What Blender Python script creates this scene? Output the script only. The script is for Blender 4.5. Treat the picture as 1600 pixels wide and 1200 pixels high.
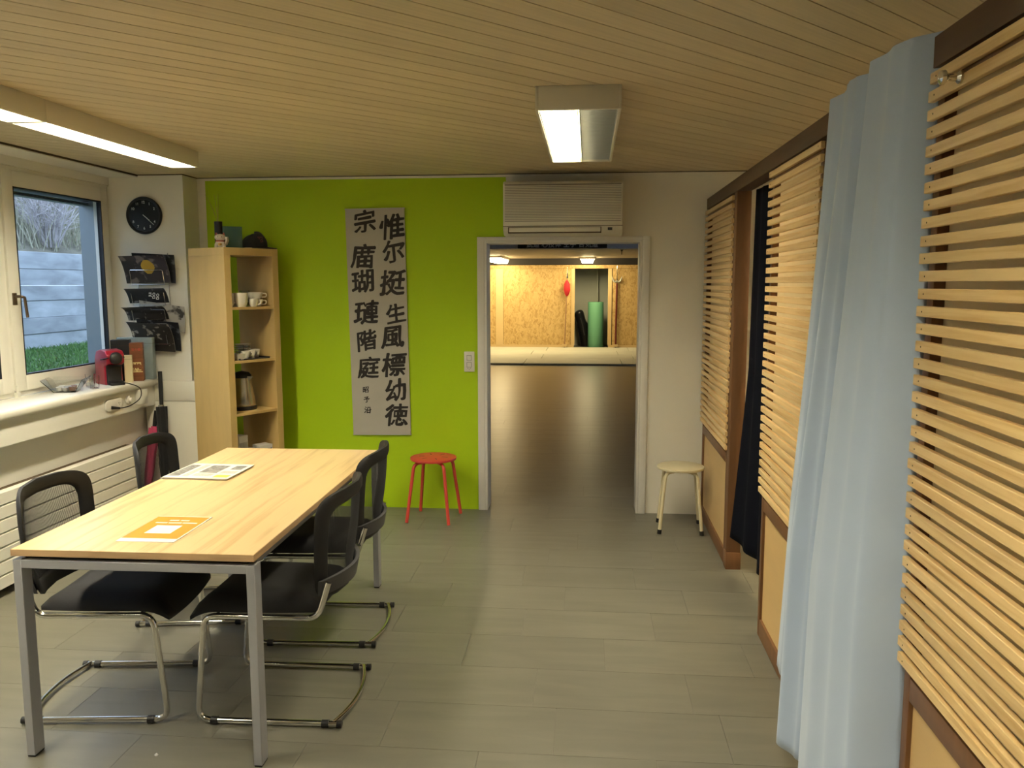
import bpy, bmesh, math, random
from mathutils import Matrix, Vector, noise

random.seed(7)
for o in list(bpy.data.objects):
    bpy.data.objects.remove(o)
SC = bpy.context.scene
COL = SC.collection
R = math.radians

# ------------------------------------------------------------------ camera
CAM_H = 1.65
yaw, pitch, roll = R(5.2509), R(6.9355), R(-0.0814)
fw = Vector((-math.sin(yaw) * math.cos(pitch), math.cos(yaw) * math.cos(pitch), -math.sin(pitch)))
rt = Vector((math.cos(yaw), math.sin(yaw), 0))
up = rt.cross(fw)
rt2 = rt * math.cos(roll) + up * math.sin(roll)
up2 = -rt * math.sin(roll) + up * math.cos(roll)
cd = bpy.data.cameras.new('camera')
cam = bpy.data.objects.new('camera', cd)
COL.objects.link(cam)
cam.matrix_world = Matrix(((rt2.x, up2.x, -fw.x, 0), (rt2.y, up2.y, -fw.y, 0), (rt2.z, up2.z, -fw.z, CAM_H), (0, 0, 0, 1)))
cd.sensor_width = 36
cd.lens = 36 * 1285.8 / 1600
cd.clip_start = 0.05
SC.camera = cam

# ------------------------------------------------------------------ world and exposure
w = bpy.data.worlds.new('overcast')
SC.world = w
w.use_nodes = True
bg = w.node_tree.nodes['Background']
bg.inputs[0].default_value = (0.58, 0.76, 1.06, 1)
bg.inputs[1].default_value = 2.2
vs = SC.view_settings
vs.view_transform = 'Standard'
vs.look = 'None'
vs.exposure = 0.75
vs.gamma = 1
vs.use_curve_mapping = False
WARM = (1.0, 0.90, 0.67)
LAMP = 53.0        # radiance of the room's fluorescent tubes
HALL = 24.0
SIDE = 44.0


# ------------------------------------------------------------------ materials
MATS = {}


def mat(name, col, rough=0.5, metal=0.0, spec=0.5, var=0.0, vscale=6.0, stretch=None, bump=0.0, bscale=60.0,
        emit=None, estr=0.0, trans=0.0, alpha=1.0, ior=1.45, col2=None, rnd=0.0, coat=0.0, sheen=0.0, detail=4.0, sharp=None):
    if name in MATS:
        return MATS[name]
    m = bpy.data.materials.new(name)
    MATS[name] = m
    m.use_nodes = True
    nt = m.node_tree
    p = nt.nodes['Principled BSDF']
    N, L = nt.nodes.new, nt.links.new
    c4 = (*col, 1)
    p.inputs['Base Color'].default_value = c4
    p.inputs['Roughness'].default_value = rough
    p.inputs['Metallic'].default_value = metal
    p.inputs['Specular IOR Level'].default_value = spec
    p.inputs['Transmission Weight'].default_value = trans
    p.inputs['IOR'].default_value = ior
    p.inputs['Alpha'].default_value = alpha
    p.inputs['Coat Weight'].default_value = coat
    p.inputs['Sheen Weight'].default_value = sheen
    if emit:
        p.inputs['Emission Color'].default_value = (*emit, 1)
        p.inputs['Emission Strength'].default_value = estr
    if var or bump or rnd:
        tc = N('ShaderNodeTexCoord')
        mp = N('ShaderNodeMapping')
        if stretch:
            mp.inputs['Scale'].default_value = stretch
        L(tc.outputs['Object'], mp.inputs['Vector'])
        vec = mp.outputs['Vector']
        oi = N('ShaderNodeObjectInfo')
        if rnd:
            mu = N('ShaderNodeMath'); mu.operation = 'MULTIPLY'; mu.inputs[1].default_value = 37.0
            L(oi.outputs['Random'], mu.inputs[0])
            ad = N('ShaderNodeVectorMath'); ad.operation = 'ADD'
            L(vec, ad.inputs[0]); L(mu.outputs[0], ad.inputs[1])
            vec = ad.outputs[0]
        if var:
            nz = N('ShaderNodeTexNoise')
            nz.inputs['Scale'].default_value = vscale
            nz.inputs['Detail'].default_value = detail
            nz.inputs['Distortion'].default_value = 0.4
            L(vec, nz.inputs['Vector'])
            rp = N('ShaderNodeValToRGB')
            a, b = (0.3, 0.7) if sharp is None else sharp
            rp.color_ramp.elements[0].position = a
            rp.color_ramp.elements[1].position = b
            d = col2 if col2 else tuple(x * (1 - var) for x in col)
            rp.color_ramp.elements[0].color = (*d, 1)
            rp.color_ramp.elements[1].color = c4
            L(nz.outputs['Fac'], rp.inputs['Fac'])
            out = rp.outputs['Color']
            if rnd:
                hs = N('ShaderNodeHueSaturation')
                mr = N('ShaderNodeMapRange')
                mr.inputs['To Min'].default_value = 1 - rnd
                mr.inputs['To Max'].default_value = 1 + rnd
                L(oi.outputs['Random'], mr.inputs['Value'])
                L(mr.outputs[0], hs.inputs['Value'])
                L(out, hs.inputs['Color'])
                out = hs.outputs['Color']
            L(out, p.inputs['Base Color'])
        if bump:
            nb = N('ShaderNodeTexNoise')
            nb.inputs['Scale'].default_value = bscale
            nb.inputs['Detail'].default_value = 3
            L(vec, nb.inputs['Vector'])
            bp = N('ShaderNodeBump')
            bp.inputs['Strength'].default_value = bump
            bp.inputs['Distance'].default_value = 0.002
            L(nb.outputs['Fac'], bp.inputs['Height'])
            L(bp.outputs['Normal'], p.inputs['Normal'])
    return m


M_white = mat('wall_white', (0.82, 0.79, 0.69), 0.75, var=0.04, vscale=2, bump=0.25, bscale=180)
M_frame = mat('window_white', (0.78, 0.76, 0.68), 0.4)
M_green = mat('wall_green', (0.41, 0.61, 0.002), 0.7, var=0.05, vscale=2, bump=0.15, bscale=180)
M_doorw = mat('door_white', (0.76, 0.74, 0.68), 0.4, var=0.05, vscale=5)
M_plank = mat('ceiling_wood', (0.66, 0.55, 0.36), 0.55, var=0.12, vscale=4.0, stretch=(0.6, 18, 18), rnd=0.06, bump=0.1, bscale=30)
M_joint = mat('joint_dark', (0.07, 0.045, 0.02), 0.8)
M_tile = mat('floor_tile', (0.178, 0.170, 0.134), 0.34, var=0.16, vscale=2.5, stretch=(1, 6, 1), rnd=0.04, bump=0.08, bscale=120)
M_grout = mat('floor_joint', (0.15, 0.135, 0.11), 0.6)
M_table = mat('table_beech', (0.68, 0.50, 0.265), 0.28, var=0.2, vscale=2.2, stretch=(11, 0.6, 1), col2=(0.47, 0.30, 0.13), sharp=(0.26, 0.50))
M_edge = mat('table_edge', (0.55, 0.37, 0.20), 0.4, var=0.2, vscale=6, stretch=(1, 1, 8))
M_steel = mat('painted_steel', (0.36, 0.37, 0.40), 0.4, metal=0.2)
M_chrome = mat('chrome', (0.72, 0.72, 0.70), 0.12, metal=1.0)
M_black = mat('black_plastic', (0.012, 0.012, 0.013), 0.45)
M_fabric = mat('black_fabric', (0.010, 0.010, 0.012), 0.85, bump=0.3, bscale=400, sheen=0.1)
M_rim = mat('black_rim', (0.013, 0.013, 0.014), 0.6)
M_grayp = mat('grey_plastic', (0.06, 0.06, 0.065), 0.45)
M_birch = mat('shelf_birch', (0.60, 0.42, 0.165), 0.45, var=0.12, vscale=4, stretch=(3, 3, 0.6), bump=0.05)
M_slat = mat('pine_slat', (0.76, 0.55, 0.27), 0.42, var=0.25, vscale=2.6, stretch=(22, 0.9, 22), rnd=0.10, col2=(0.60, 0.37, 0.14), sharp=(0.25, 0.55), bump=0.06)
M_brown = mat('brown_frame', (0.20, 0.095, 0.04), 0.45, var=0.2, vscale=4, stretch=(8, 8, 0.8))
M_beam = mat('brown_beam', (0.11, 0.058, 0.032), 0.5, var=0.2, vscale=4, stretch=(8, 0.8, 8))
M_ply = mat('panel_ply', (0.66, 0.45, 0.20), 0.45, var=0.10, vscale=3, stretch=(3, 0.7, 3))
M_cream = mat('cream_cloth', (0.74, 0.64, 0.46), 0.9)
nt__ = M_cream.node_tree
tr__ = nt__.nodes.new('ShaderNodeBsdfTranslucent'); tr__.inputs[0].default_value = (0.80, 0.68, 0.48, 1)
mx__ = nt__.nodes.new('ShaderNodeMixShader'); mx__.inputs[0].default_value = 0.5
nt__.links.new(nt__.nodes['Principled BSDF'].outputs[0], mx__.inputs[1]); nt__.links.new(tr__.outputs[0], mx__.inputs[2]); nt__.links.new(mx__.outputs[0], nt__.nodes['Material Output'].inputs[0])
M_curt = mat('grey_curtain', (0.46, 0.57, 0.77), 0.65, sheen=0.3, bump=0.12, bscale=500)
M_navy = mat('navy_curtain', (0.0035, 0.0045, 0.010), 0.95, spec=0.2)
M_red = mat('red_paint', (0.60, 0.065, 0.045), 0.4)
M_creamp = mat('cream_paint', (0.72, 0.64, 0.42), 0.35)
M_ac = mat('ac_plastic', (0.72, 0.69, 0.58), 0.5)
M_paper = mat('scroll_paper', (0.46, 0.435, 0.37), 0.75, var=0.06, vscale=5, bump=0.1)
M_ink = mat('ink', (0.018, 0.014, 0.012), 0.6)
M_glass = mat('clear_glass', (1, 1, 1), 0.02, trans=1.0, ior=1.12)
M_glassy = mat('glassware', (0.95, 0.97, 0.96), 0.02, trans=1.0, ior=1.3)
M_porc = mat('porcelain', (0.78, 0.75, 0.68), 0.25)
M_alu = mat('outer_aluminium', (0.20, 0.23, 0.24), 0.4, metal=0.3)
M_tube = mat('lamp_tube', (1, 1, 1), 0.4, emit=WARM, estr=LAMP)
M_tubeh = mat('lamp_tube_hall', (1, 1, 1), 0.4, emit=(1, 0.80, 0.42), estr=HALL)
M_tubes = mat('lamp_tube_side', (1, 1, 1), 0.4, emit=(1, 0.78, 0.45), estr=SIDE)
M_louv = mat('lamp_louvre', (0.45, 0.46, 0.42), 0.35, metal=0.3)
M_hous = mat('lamp_housing', (0.70, 0.66, 0.54), 0.5)


# ------------------------------------------------------------------ mesh helpers
class MB:
    def __init__(self):
        self.v, self.f, self.m = [], [], []
        self.mi = 0

    def quad(self, *idx):
        self.f.append(tuple(idx)); self.m.append(self.mi)

    def add(self, vs, fs):
        b = len(self.v)
        self.v += [tuple(q) for q in vs]
        for q in fs:
            self.f.append(tuple(i + b for i in q)); self.m.append(self.mi)
        return self

    def box(self, x0, x1, y0, y1, z0, z1, M=None):
        vs = [Vector(q) for q in ((x0, y0, z0), (x1, y0, z0), (x1, y1, z0), (x0, y1, z0), (x0, y0, z1), (x1, y0, z1), (x1, y1, z1), (x0, y1, z1))]
        if M:
            vs = [M @ q for q in vs]
        return self.add(vs, ((0, 3, 2, 1), (4, 5, 6, 7), (0, 1, 5, 4), (1, 2, 6, 5), (2, 3, 7, 6), (3, 0, 4, 7)))

    def tube(self, pts, r, n=10, caps=True, closed=False):
        pts = [Vector(p) for p in pts]
        k = len(pts)
        rs = r if isinstance(r, (list, tuple)) else [r] * k
        t0 = (pts[1] - pts[0]).normalized()
        a = Vector((0, 0, 1)) if abs(t0.z) < 0.9 else Vector((1, 0, 0))
        nrm = (a - t0 * a.dot(t0)).normalized()
        rings = []
        for i, p in enumerate(pts):
            if closed:
                t = (pts[(i + 1) % k] - pts[i - 1]).normalized()
            elif i == 0:
                t = t0
            elif i == k - 1:
                t = (pts[i] - pts[i - 1]).normalized()
            else:
                t = (pts[i + 1] - pts[i - 1]).normalized()
            nrm = (nrm - t * nrm.dot(t)).normalized()
            bi = t.cross(nrm)
            rings.append([p + nrm * rs[i] * math.cos(2 * math.pi * j / n) + bi * rs[i] * math.sin(2 * math.pi * j / n) for j in range(n)])
        vs = [q for g in rings for q in g]
        fs = []
        for i in range(k if closed else k - 1):
            i2 = (i + 1) % k
            for j in range(n):
                j2 = (j + 1) % n
                fs.append((i * n + j, i * n + j2, i2 * n + j2, i2 * n + j))
        if caps and not closed:
            fs.append(tuple(range(n - 1, -1, -1)))
            fs.append(tuple((k - 1) * n + j for j in range(n)))
        return self.add(vs, fs)

    def lathe(self, prof, n=24, c=(0, 0, 0), M=None, caps=True):
        vs, fs = [], []
        for (r, z) in prof:
            for j in range(n):
                a = 2 * math.pi * j / n
                q = Vector((c[0] + r * math.cos(a), c[1] + r * math.sin(a), c[2] + z))
                vs.append(M @ q if M else q)
        for i in range(len(prof) - 1):
            for j in range(n):
                j2 = (j + 1) % n
                fs.append((i * n + j, i * n + j2, (i + 1) * n + j2, (i + 1) * n + j))
        if caps:
            fs.append(tuple(range(n - 1, -1, -1)))
            fs.append(tuple((len(prof) - 1) * n + j for j in range(n)))
        return self.add(vs, fs)

    def prism(self, poly, d0, d1, axis='y', M=None):
        """poly: list of 2D points, extruded along axis from d0 to d1"""
        def P(a, b, d):
            return Vector({'x': (d, a, b), 'y': (a, d, b), 'z': (a, b, d)}[axis])
        n = len(poly)
        vs = [P(a, b, d0) for a, b in poly] + [P(a, b, d1) for a, b in poly]
        if M:
            vs = [M @ q for q in vs]
        fs = [tuple(range(n)), tuple(range(2 * n - 1, n - 1, -1))]
        for i in range(n):
            j = (i + 1) % n
            fs.append((i, i + n, j + n, j))
        return self.add(vs, fs)

    def mesh(self, name, mats, bevel=0.0, smooth=40, seg=2):
        me = bpy.data.meshes.new(name)
        me.from_pydata(self.v, [], self.f)
        if not isinstance(mats, (list, tuple)):
            mats = [mats]
        for m in mats:
            me.materials.append(m)
        for i, p in enumerate(me.polygons):
            p.material_index = self.m[i]
        bm = bmesh.new(); bm.from_mesh(me)
        bmesh.ops.recalc_face_normals(bm, faces=bm.faces)
        if bevel:
            es = [e for e in bm.edges if len(e.link_faces) == 2 and e.calc_face_angle(0) > R(35)]
            bmesh.ops.bevel(bm, geom=es, offset=bevel, segments=seg, profile=0.5, affect='EDGES', clamp_overlap=True)
        bm.to_mesh(me); bm.free()
        if smooth:
            for p in me.polygons:
                p.use_smooth = True
            me.set_sharp_from_angle(angle=R(smooth))
        me.update()
        return me

    def build(self, name, mats, parent=None, bevel=0.0, smooth=40, seg=2, loc=(0, 0, 0), rotz=0.0):
        return link(name, self.mesh(name, mats, bevel, smooth, seg), parent, loc, rotz)


def link(name, me, parent=None, loc=(0, 0, 0), rotz=0.0):
    o = bpy.data.objects.new(name, me)
    COL.objects.link(o)
    o.parent = parent
    o.location = loc
    o.rotation_euler[2] = rotz
    return o


def tag(o, label, cat, group=None, kind=None):
    o['label'] = label
    o['category'] = cat
    if group:
        o['group'] = group
    if kind:
        o['kind'] = kind
    return o


def thing(name, label, cat, loc=(0, 0, 0), rotz=0.0, group=None):
    return tag(link(name, None, None, loc, rotz), label, cat, group)


def struct(o, label=None):
    o['kind'] = 'structure'
    if label:
        o['label'] = label
    return o


def copy_tree(o, parent=None):
    c = o.copy()
    COL.objects.link(c)
    c.parent = parent
    for ch in list(o.children):
        copy_tree(ch, c)
    return c


def rounded(pts, rad, n=6):
    pts = [Vector(p) for p in pts]
    out = [pts[0]]
    for i in range(1, len(pts) - 1):
        a, b, c = pts[i - 1], pts[i], pts[i + 1]
        r = rad[i - 1] if isinstance(rad, (list, tuple)) else rad
        d1, d2 = (a - b).normalized(), (c - b).normalized()
        ang = d1.angle(d2)
        t = min(r / math.tan(ang / 2), (a - b).length * 0.49, (c - b).length * 0.49)
        p1, p2 = b + d1 * t, b + d2 * t
        for k in range(n + 1):
            s = k / n
            out.append(p1 * (1 - s) ** 2 + b * 2 * s * (1 - s) + p2 * s ** 2)
    out.append(pts[-1])
    return out


def text_mesh(body, size, mat_, extrude=0.0006, offset=0.0, align='CENTER'):
    cu = bpy.data.curves.new('txt', 'FONT')
    cu.body = body
    cu.size = size
    cu.extrude = extrude
    cu.offset = offset
    cu.align_x = align
    cu.align_y = 'CENTER'
    cu.resolution_u = 4
    ob = bpy.data.objects.new('txt', cu)
    COL.objects.link(ob)
    bpy.context.view_layer.update()
    dg = bpy.context.evaluated_depsgraph_get()
    me = bpy.data.meshes.new_from_object(ob.evaluated_get(dg))
    bpy.data.objects.remove(ob)
    bpy.data.curves.remove(cu)
    me.materials.clear()
    me.materials.append(mat_)
    return me


# ================================================================== the room shell
CZ = 2.415
YW = 5.87
XP = 0.815     # face of the slatted screens
XR = 2.3       # right wall, behind the screens
XW = -3.38     # window plane
YB = -2.6      # wall behind the camera

# floor: base with tiles laid on it
fl = struct(MB().box(-3.4, XR, YB, YW + 0.2, -0.1, -0.004).build('floor', M_grout, smooth=0))
fh = struct(MB().box(-3.4, 5, YW + 0.2, 24, -0.1, -0.004).build('floor_hall', M_grout, smooth=0))
TL, TW, G = 0.6255, 0.3257, 0.0016
tile_me = MB().box(0, TL - G, 0, TW - G, -0.0039, 0).mesh('tile', M_tile, smooth=0)
joint_x = {0: -0.107, 1: -0.201, 2: 0.09, 3: 0.33, 4: -0.106, 5: -0.35, 6: -0.222, 7: -0.05, 8: 0.12, 9: -0.27, 10: 0.2, 11: -0.021, 12: 0.37, 13: 0.149}
nt_ = 0
for k in range(-4, 27):
    y = 2.725 + k * TW
    j = joint_x.get(k, (k * 0.37) % TL)
    if y < YW - 0.2:
        x0, x1 = (-3.2, 0.85) if y > 1.5 else (-2.2, 0.85)
        if 3.7 < y < 4.9:
            x1 = 1.5
    else:
        x0, x1 = -0.095 * y - 0.35, 0.065 * y + 0.25
    i0 = math.floor((x0 - j) / TL)
    i1 = math.floor((x1 - j) / TL)
    for i in range(i0, i1 + 1):
        link('tile', tile_me, fl if y < YW else fh, (j + i * TL, y, 0)); nt_ += 1
yt = 2.725 + 27 * TW
far = MB().box(-3.4, 5, yt, 24, -0.0039, 0).build('far_tile_field', mat('far_tiles', (0.18, 0.172, 0.14), 0.34, var=0.12, vscale=2, stretch=(1, 5, 1)), fh, smooth=0)
far['kind'] = 'stuff'
# rest of the floor that no camera position nearby sees in detail
for (a, b, c, d) in ((1.6, XR, YB, 5.9), (-3.4, 1.6, YB, 2.725 - 4 * TW)):
    q = MB().box(a, b, c, d, -0.0039, -0.0002).build('tile_field', M_tile, fl, smooth=0)
    q['kind'] = 'stuff'

# ceiling: diagonal boards with open V joints
ce = struct(MB().box(-3.5, XR, YB, YW + 0.02, CZ + 0.012, CZ + 0.1).build('ceiling', M_joint, smooth=0))
ANG = R(46.2)
PW = 0.1018
ux = Vector((math.cos(ANG), math.sin(ANG)))
un = Vector((-math.sin(ANG), math.cos(ANG)))


def clip(poly, n, d, keep_less):
    out = []
    for i in range(len(poly)):
        a, b = poly[i], poly[(i + 1) % len(poly)]
        da, db = a.dot(n) - d, b.dot(n) - d
        if not keep_less:
            da, db = -da, -db
        if da <= 0:
            out.append(a)
        if (da < 0 < db) or (db < 0 < da):
            out.append(a + (b - a) * (da / (da - db)))
    return out


room = [Vector(q) for q in ((-3.4, YB), (XR - 0.01, YB), (XR - 0.01, YW - 0.012), (-3.4, YW - 0.012))]
ph = 2.567 - int(2.567 / PW) * PW
ROTB = Matrix.Rotation(ANG, 4, 'Z')
k = -60
while k < 75:
    d0, d1 = ph + k * PW + 0.0022, ph + (k + 1) * PW - 0.0022
    k += 1
    poly = clip(room, un, d0, False)
    poly = clip(poly, un, d1, True) if len(poly) > 2 else poly
    if len(poly) < 3:
        continue
    # local frame: x along the board
    loc = [(p.dot(ux), p.dot(un) - d0) for p in poly]
    mb = MB().prism(loc, CZ, CZ + 0.0118, 'z')
    o = mb.build('plank', M_plank, ce, smooth=0)
    o.matrix_local = Matrix.Rotation(ANG, 4, 'Z') @ Matrix.Translation((0, d0, 0))
# shadow gap trim and pale cornice strip along the back wall
struct(MB().box(-2.83, 1.2, YW - 0.011, YW - 0.001, CZ - 0.022, CZ - 0.006).build('trim_1', M_white, smooth=0))

struct(MB().box(-2.83, XR, YW - 0.006, YW - 0.0005, CZ - 0.006, CZ - 0.0005).box(-3.16, -2.826, 5.644, 5.6495, CZ - 0.006, CZ - 0.0005).box(-2.8315, -2.826, 5.6495, YW - 0.006, CZ - 0.006, CZ - 0.0005).box(-3.16, -3.155, 0.5, 5.644, CZ - 0.012, CZ - 0.0005).build('trim_shadow_gap', M_joint, smooth=0))
# back wall with doorway
DX0, DX1, DZ = -0.735, 0.375, 1.953
WT = 0.175
bw = MB()
bw.box(-3.6, DX0, YW, YW + WT, 0, CZ).box(DX1, XR, YW, YW + WT, 0, CZ).box(DX0, DX1, YW, YW + WT, DZ, CZ)
wb = struct(bw.build('wall_back', M_white, smooth=0))
gp = MB().box(-2.772, -0.66, YW - 0.0012, YW, 0, CZ - 0.022)
gp.v = []; gp.f = []; gp.m = []
gp.box(-2.772, -0.782, YW - 0.0012, YW, 0.0, CZ - 0.022).box(-0.782, -0.58, YW - 0.0012, YW, 1.969, CZ - 0.022)
gp.build('green_paint', M_green, wb, smooth=0)
# door lining
door = link('door_1', None, None, ((DX0 + DX1) / 2, YW, 0))
struct(door, 'white wooden door lining around the opening to the hall')
cx = (DX0 + DX1) / 2
hw = (DX1 - DX0) / 2
for s in (-1, 1):
    MB().box(min(s * hw, s * (hw + 0.05)), max(s * hw, s * (hw + 0.05)), -0.022, 0.0, 0, DZ + 0.026).build('casing', M_doorw, door, bevel=0.003)
    MB().box(min(s * (hw - 0.018), s * hw), max(s * (hw - 0.018), s * hw), -0.02, WT + 0.015, 0, DZ).build('jamb', M_doorw, door, bevel=0.002)
MB().box(-hw, hw, -0.022, 0.0, DZ, DZ + 0.026).build('head_casing', M_doorw, door, bevel=0.003)
MB().box(-hw + 0.018, hw - 0.018, -0.02, WT + 0.015, DZ - 0.018, DZ).build('head_jamb', M_doorw, door, bevel=0.002)

# right wall, wall behind the camera
struct(MB().box(XR, XR + 0.1, YB, YW, 0, CZ + 0.1).build('wall_right', M_white, smooth=0))
struct(MB().box(-3.585, XR + 0.1, YB - 0.1, YB, 0, CZ + 0.1).build('wall_front', M_white, smooth=0))

# left wall below the windows, sill apron, head
SZ = 0.985
wl = MB()
wl.box(-3.585, -3.19, YB, 5.66, 0, 0.79)
wl.box(-3.585, -3.10, YB, 5.648, 0.79, SZ - 0.05)
struct(wl.build('wall_left', M_frame, smooth=0))
wlu = MB().box(-3.585, XW - 0.01, YB, 5.66, 2.335, 2.5)
wlu.box(-3.585, XW, YB, 1.15, SZ - 0.05, 2.335)
struct(wlu.build('wall_window_head', M_white, smooth=0))
sill = MB().box(-3.40, -3.065, YB, 5.645, SZ - 0.05, SZ)
struct(sill.build('trim_sill', M_frame, bevel=0.018, seg=4), 'long cream window sill with rounded front edge')
struct(MB().box(XW - 0.01, -3.16, YB, 5.648, CZ - 0.018, CZ - 0.001).build('trim_curtain_board', M_frame, smooth=0))
struct(MB().box(XW - 0.01, XW + 0.006, YB, 5.648, 2.343, CZ - 0.018).build('trim_shutter_cover', M_frame, smooth=0))
struct(MB().box(-3.19, -3.0, YB, 3.0, 0, 0.02).box(-3.19, -3.175, YB, 5.648, 0, 0.05).build('baseboard_left', M_joint, smooth=0))

# corner pier between window and green wall
pier = MB()
pier.box(-3.585, -2.832, 5.65, YW, 0, CZ + 0.011)
wc = struct(pier.build('wall_pier', M_white, smooth=0))
MB().box(-3.17, -2.797, 5.615, 5.65, 0.818, 0.962).build('cover_panel', M_white, wc, bevel=0.002)
MB().box(-3.17, -2.797, 5.615, 5.65, 0.0, 0.814).build('cover_panel', M_white, wc, bevel=0.002)
MB().box(-2.832, -2.797, 5.65, YW - 0.002, 0.0, 0.962).build('cover_side', M_white, wc, smooth=0)

# windows
def window(idx, y0, y1, handle):
    root = link('window_%d' % idx, None, None, (XW, y0, SZ))
    struct(root)
    L, H = y1 - y0, 2.335 - SZ
    fr = MB()
    fr.box(-0.07, -0.012, 0, 0.035, 0, H).box(-0.07, -0.012, L - 0.035, L, 0, H).box(-0.07, -0.012, 0.035, L - 0.035, 0, 0.04).box(-0.07, -0.012, 0.035, L - 0.035, H - 0.03, H)
    fr.build('window_frame', M_frame, root, smooth=0)
    a, b, c, d = 0.012, L - 0.03, 0.03, H - 0.018
    wi = 0.092
    sm = MB()
    sm.box(-0.06, 0.004, a, a + wi, c, d).box(-0.06, 0.004, b - wi + 0.02, b, c, d)
    sm.box(-0.06, 0.004, a + wi, b - wi + 0.02, c, c + wi).box(-0.06, 0.004, a + wi, b - wi + 0.02, d - wi, d)
    sash = sm.build('sash', M_frame, root, bevel=0.004)
    g = MB()
    ga, gb, gc, gd = a + wi, b - wi + 0.02, c + wi, d - wi
    t = 0.008
    g.box(-0.03, 0.003, ga, ga + t, gc, gd).box(-0.03, 0.003, gb - t, gb, gc, gd).box(-0.03, 0.003, ga + t, gb - t, gc, gc + t).box(-0.03, 0.003, ga + t, gb - t, gd - t, gd)
    g.build('gasket', M_black, sash, smooth=0)
    MB().box(-0.024, -0.018, ga + t, gb - t, gc + t, gd - t).build('pane', M_glass, root, smooth=0)
    if handle:
        h = MB().box(0.004, 0.012, a + 0.02, a + 0.05, 0.545, 0.615)
        h.tube(rounded([(0.012, a + 0.035, 0.595), (0.048, a + 0.035, 0.595), (0.052, a + 0.06, 0.59), (0.052, a + 0.075, 0.47)], 0.012), 0.0085, 10)
        h.build('handle', mat('bronze', (0.16, 0.12, 0.085), 0.35, metal=0.8), root)
        MB().box(0.004, 0.024, -0.012, 0.018, 0.0, 0.03).tube([(0.014, 0.003, -0.0), (0.014, 0.003, 0.07)], 0.006, 8).build('hinge', M_frame, root)
    # outer reveal
    rv = MB()
    rv.box(-0.21, -0.07, L - 0.03, L + 0.03, -0.02, H + 0.03)
    rv.box(-0.21, -0.07, -0.03, 0.012, -0.02, H + 0.03)
    rv.box(-0.21, -0.07, 0.012, L - 0.03, H - 0.105, H + 0.03)
    rv.box(-0.24, -0.07, -0.03, L + 0.03, -0.05, -0.02)
    rv.build('outer_reveal', M_alu, root, smooth=0)
    bl = MB()
    for i in range(3):
        bl.box(-0.19, -0.12, 0.02, L - 0.04, H - 0.122 - i * 0.008, H - 0.118 - i * 0.008)
    bl.build('sun_blind', M_alu, root, smooth=0)


window(1, 4.552, 5.648, True)
window(2, 3.46, 4.552, True)
window(3, 2.36, 3.46, False)
window(4, 1.26, 2.36, False)
struct(MB().box(-3.585, XW - 0.012, 1.15, 1.26, SZ - 0.05, 2.34).build('wall_window_pier', M_frame, smooth=0))

# radiator cladding of horizontal strips
rad = thing('radiator', 'long cream panel radiator with horizontal ribs below the window sill', 'radiator', (-3.07, 3.9, 0.0))
nr = 7
rz0, rz1 = 0.045, 0.565
ph_ = (rz1 - rz0) / nr
strip = MB().prism([(0, 0), (0.011, 0.006), (0.011, ph_ - 0.008), (0.0, ph_ - 0.003), (-0.03, ph_ - 0.003), (-0.03, 0)], -1.75, 1.46, 'y').mesh('rib', M_frame, smooth=0)
for i in range(nr):
    link('rib', strip, rad, (-0.011, 0, rz0 + i * ph_))
MB().box(-0.10, -0.042, -1.7, 1.42, 0.06, 0.555).build('core', M_joint, rad, smooth=0)
for yy in (-1.7, 1.35):
    MB().box(-0.10, -0.01, yy, yy + 0.045, 0.0, 0.06).build('foot', M_frame, rad, smooth=0)

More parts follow.
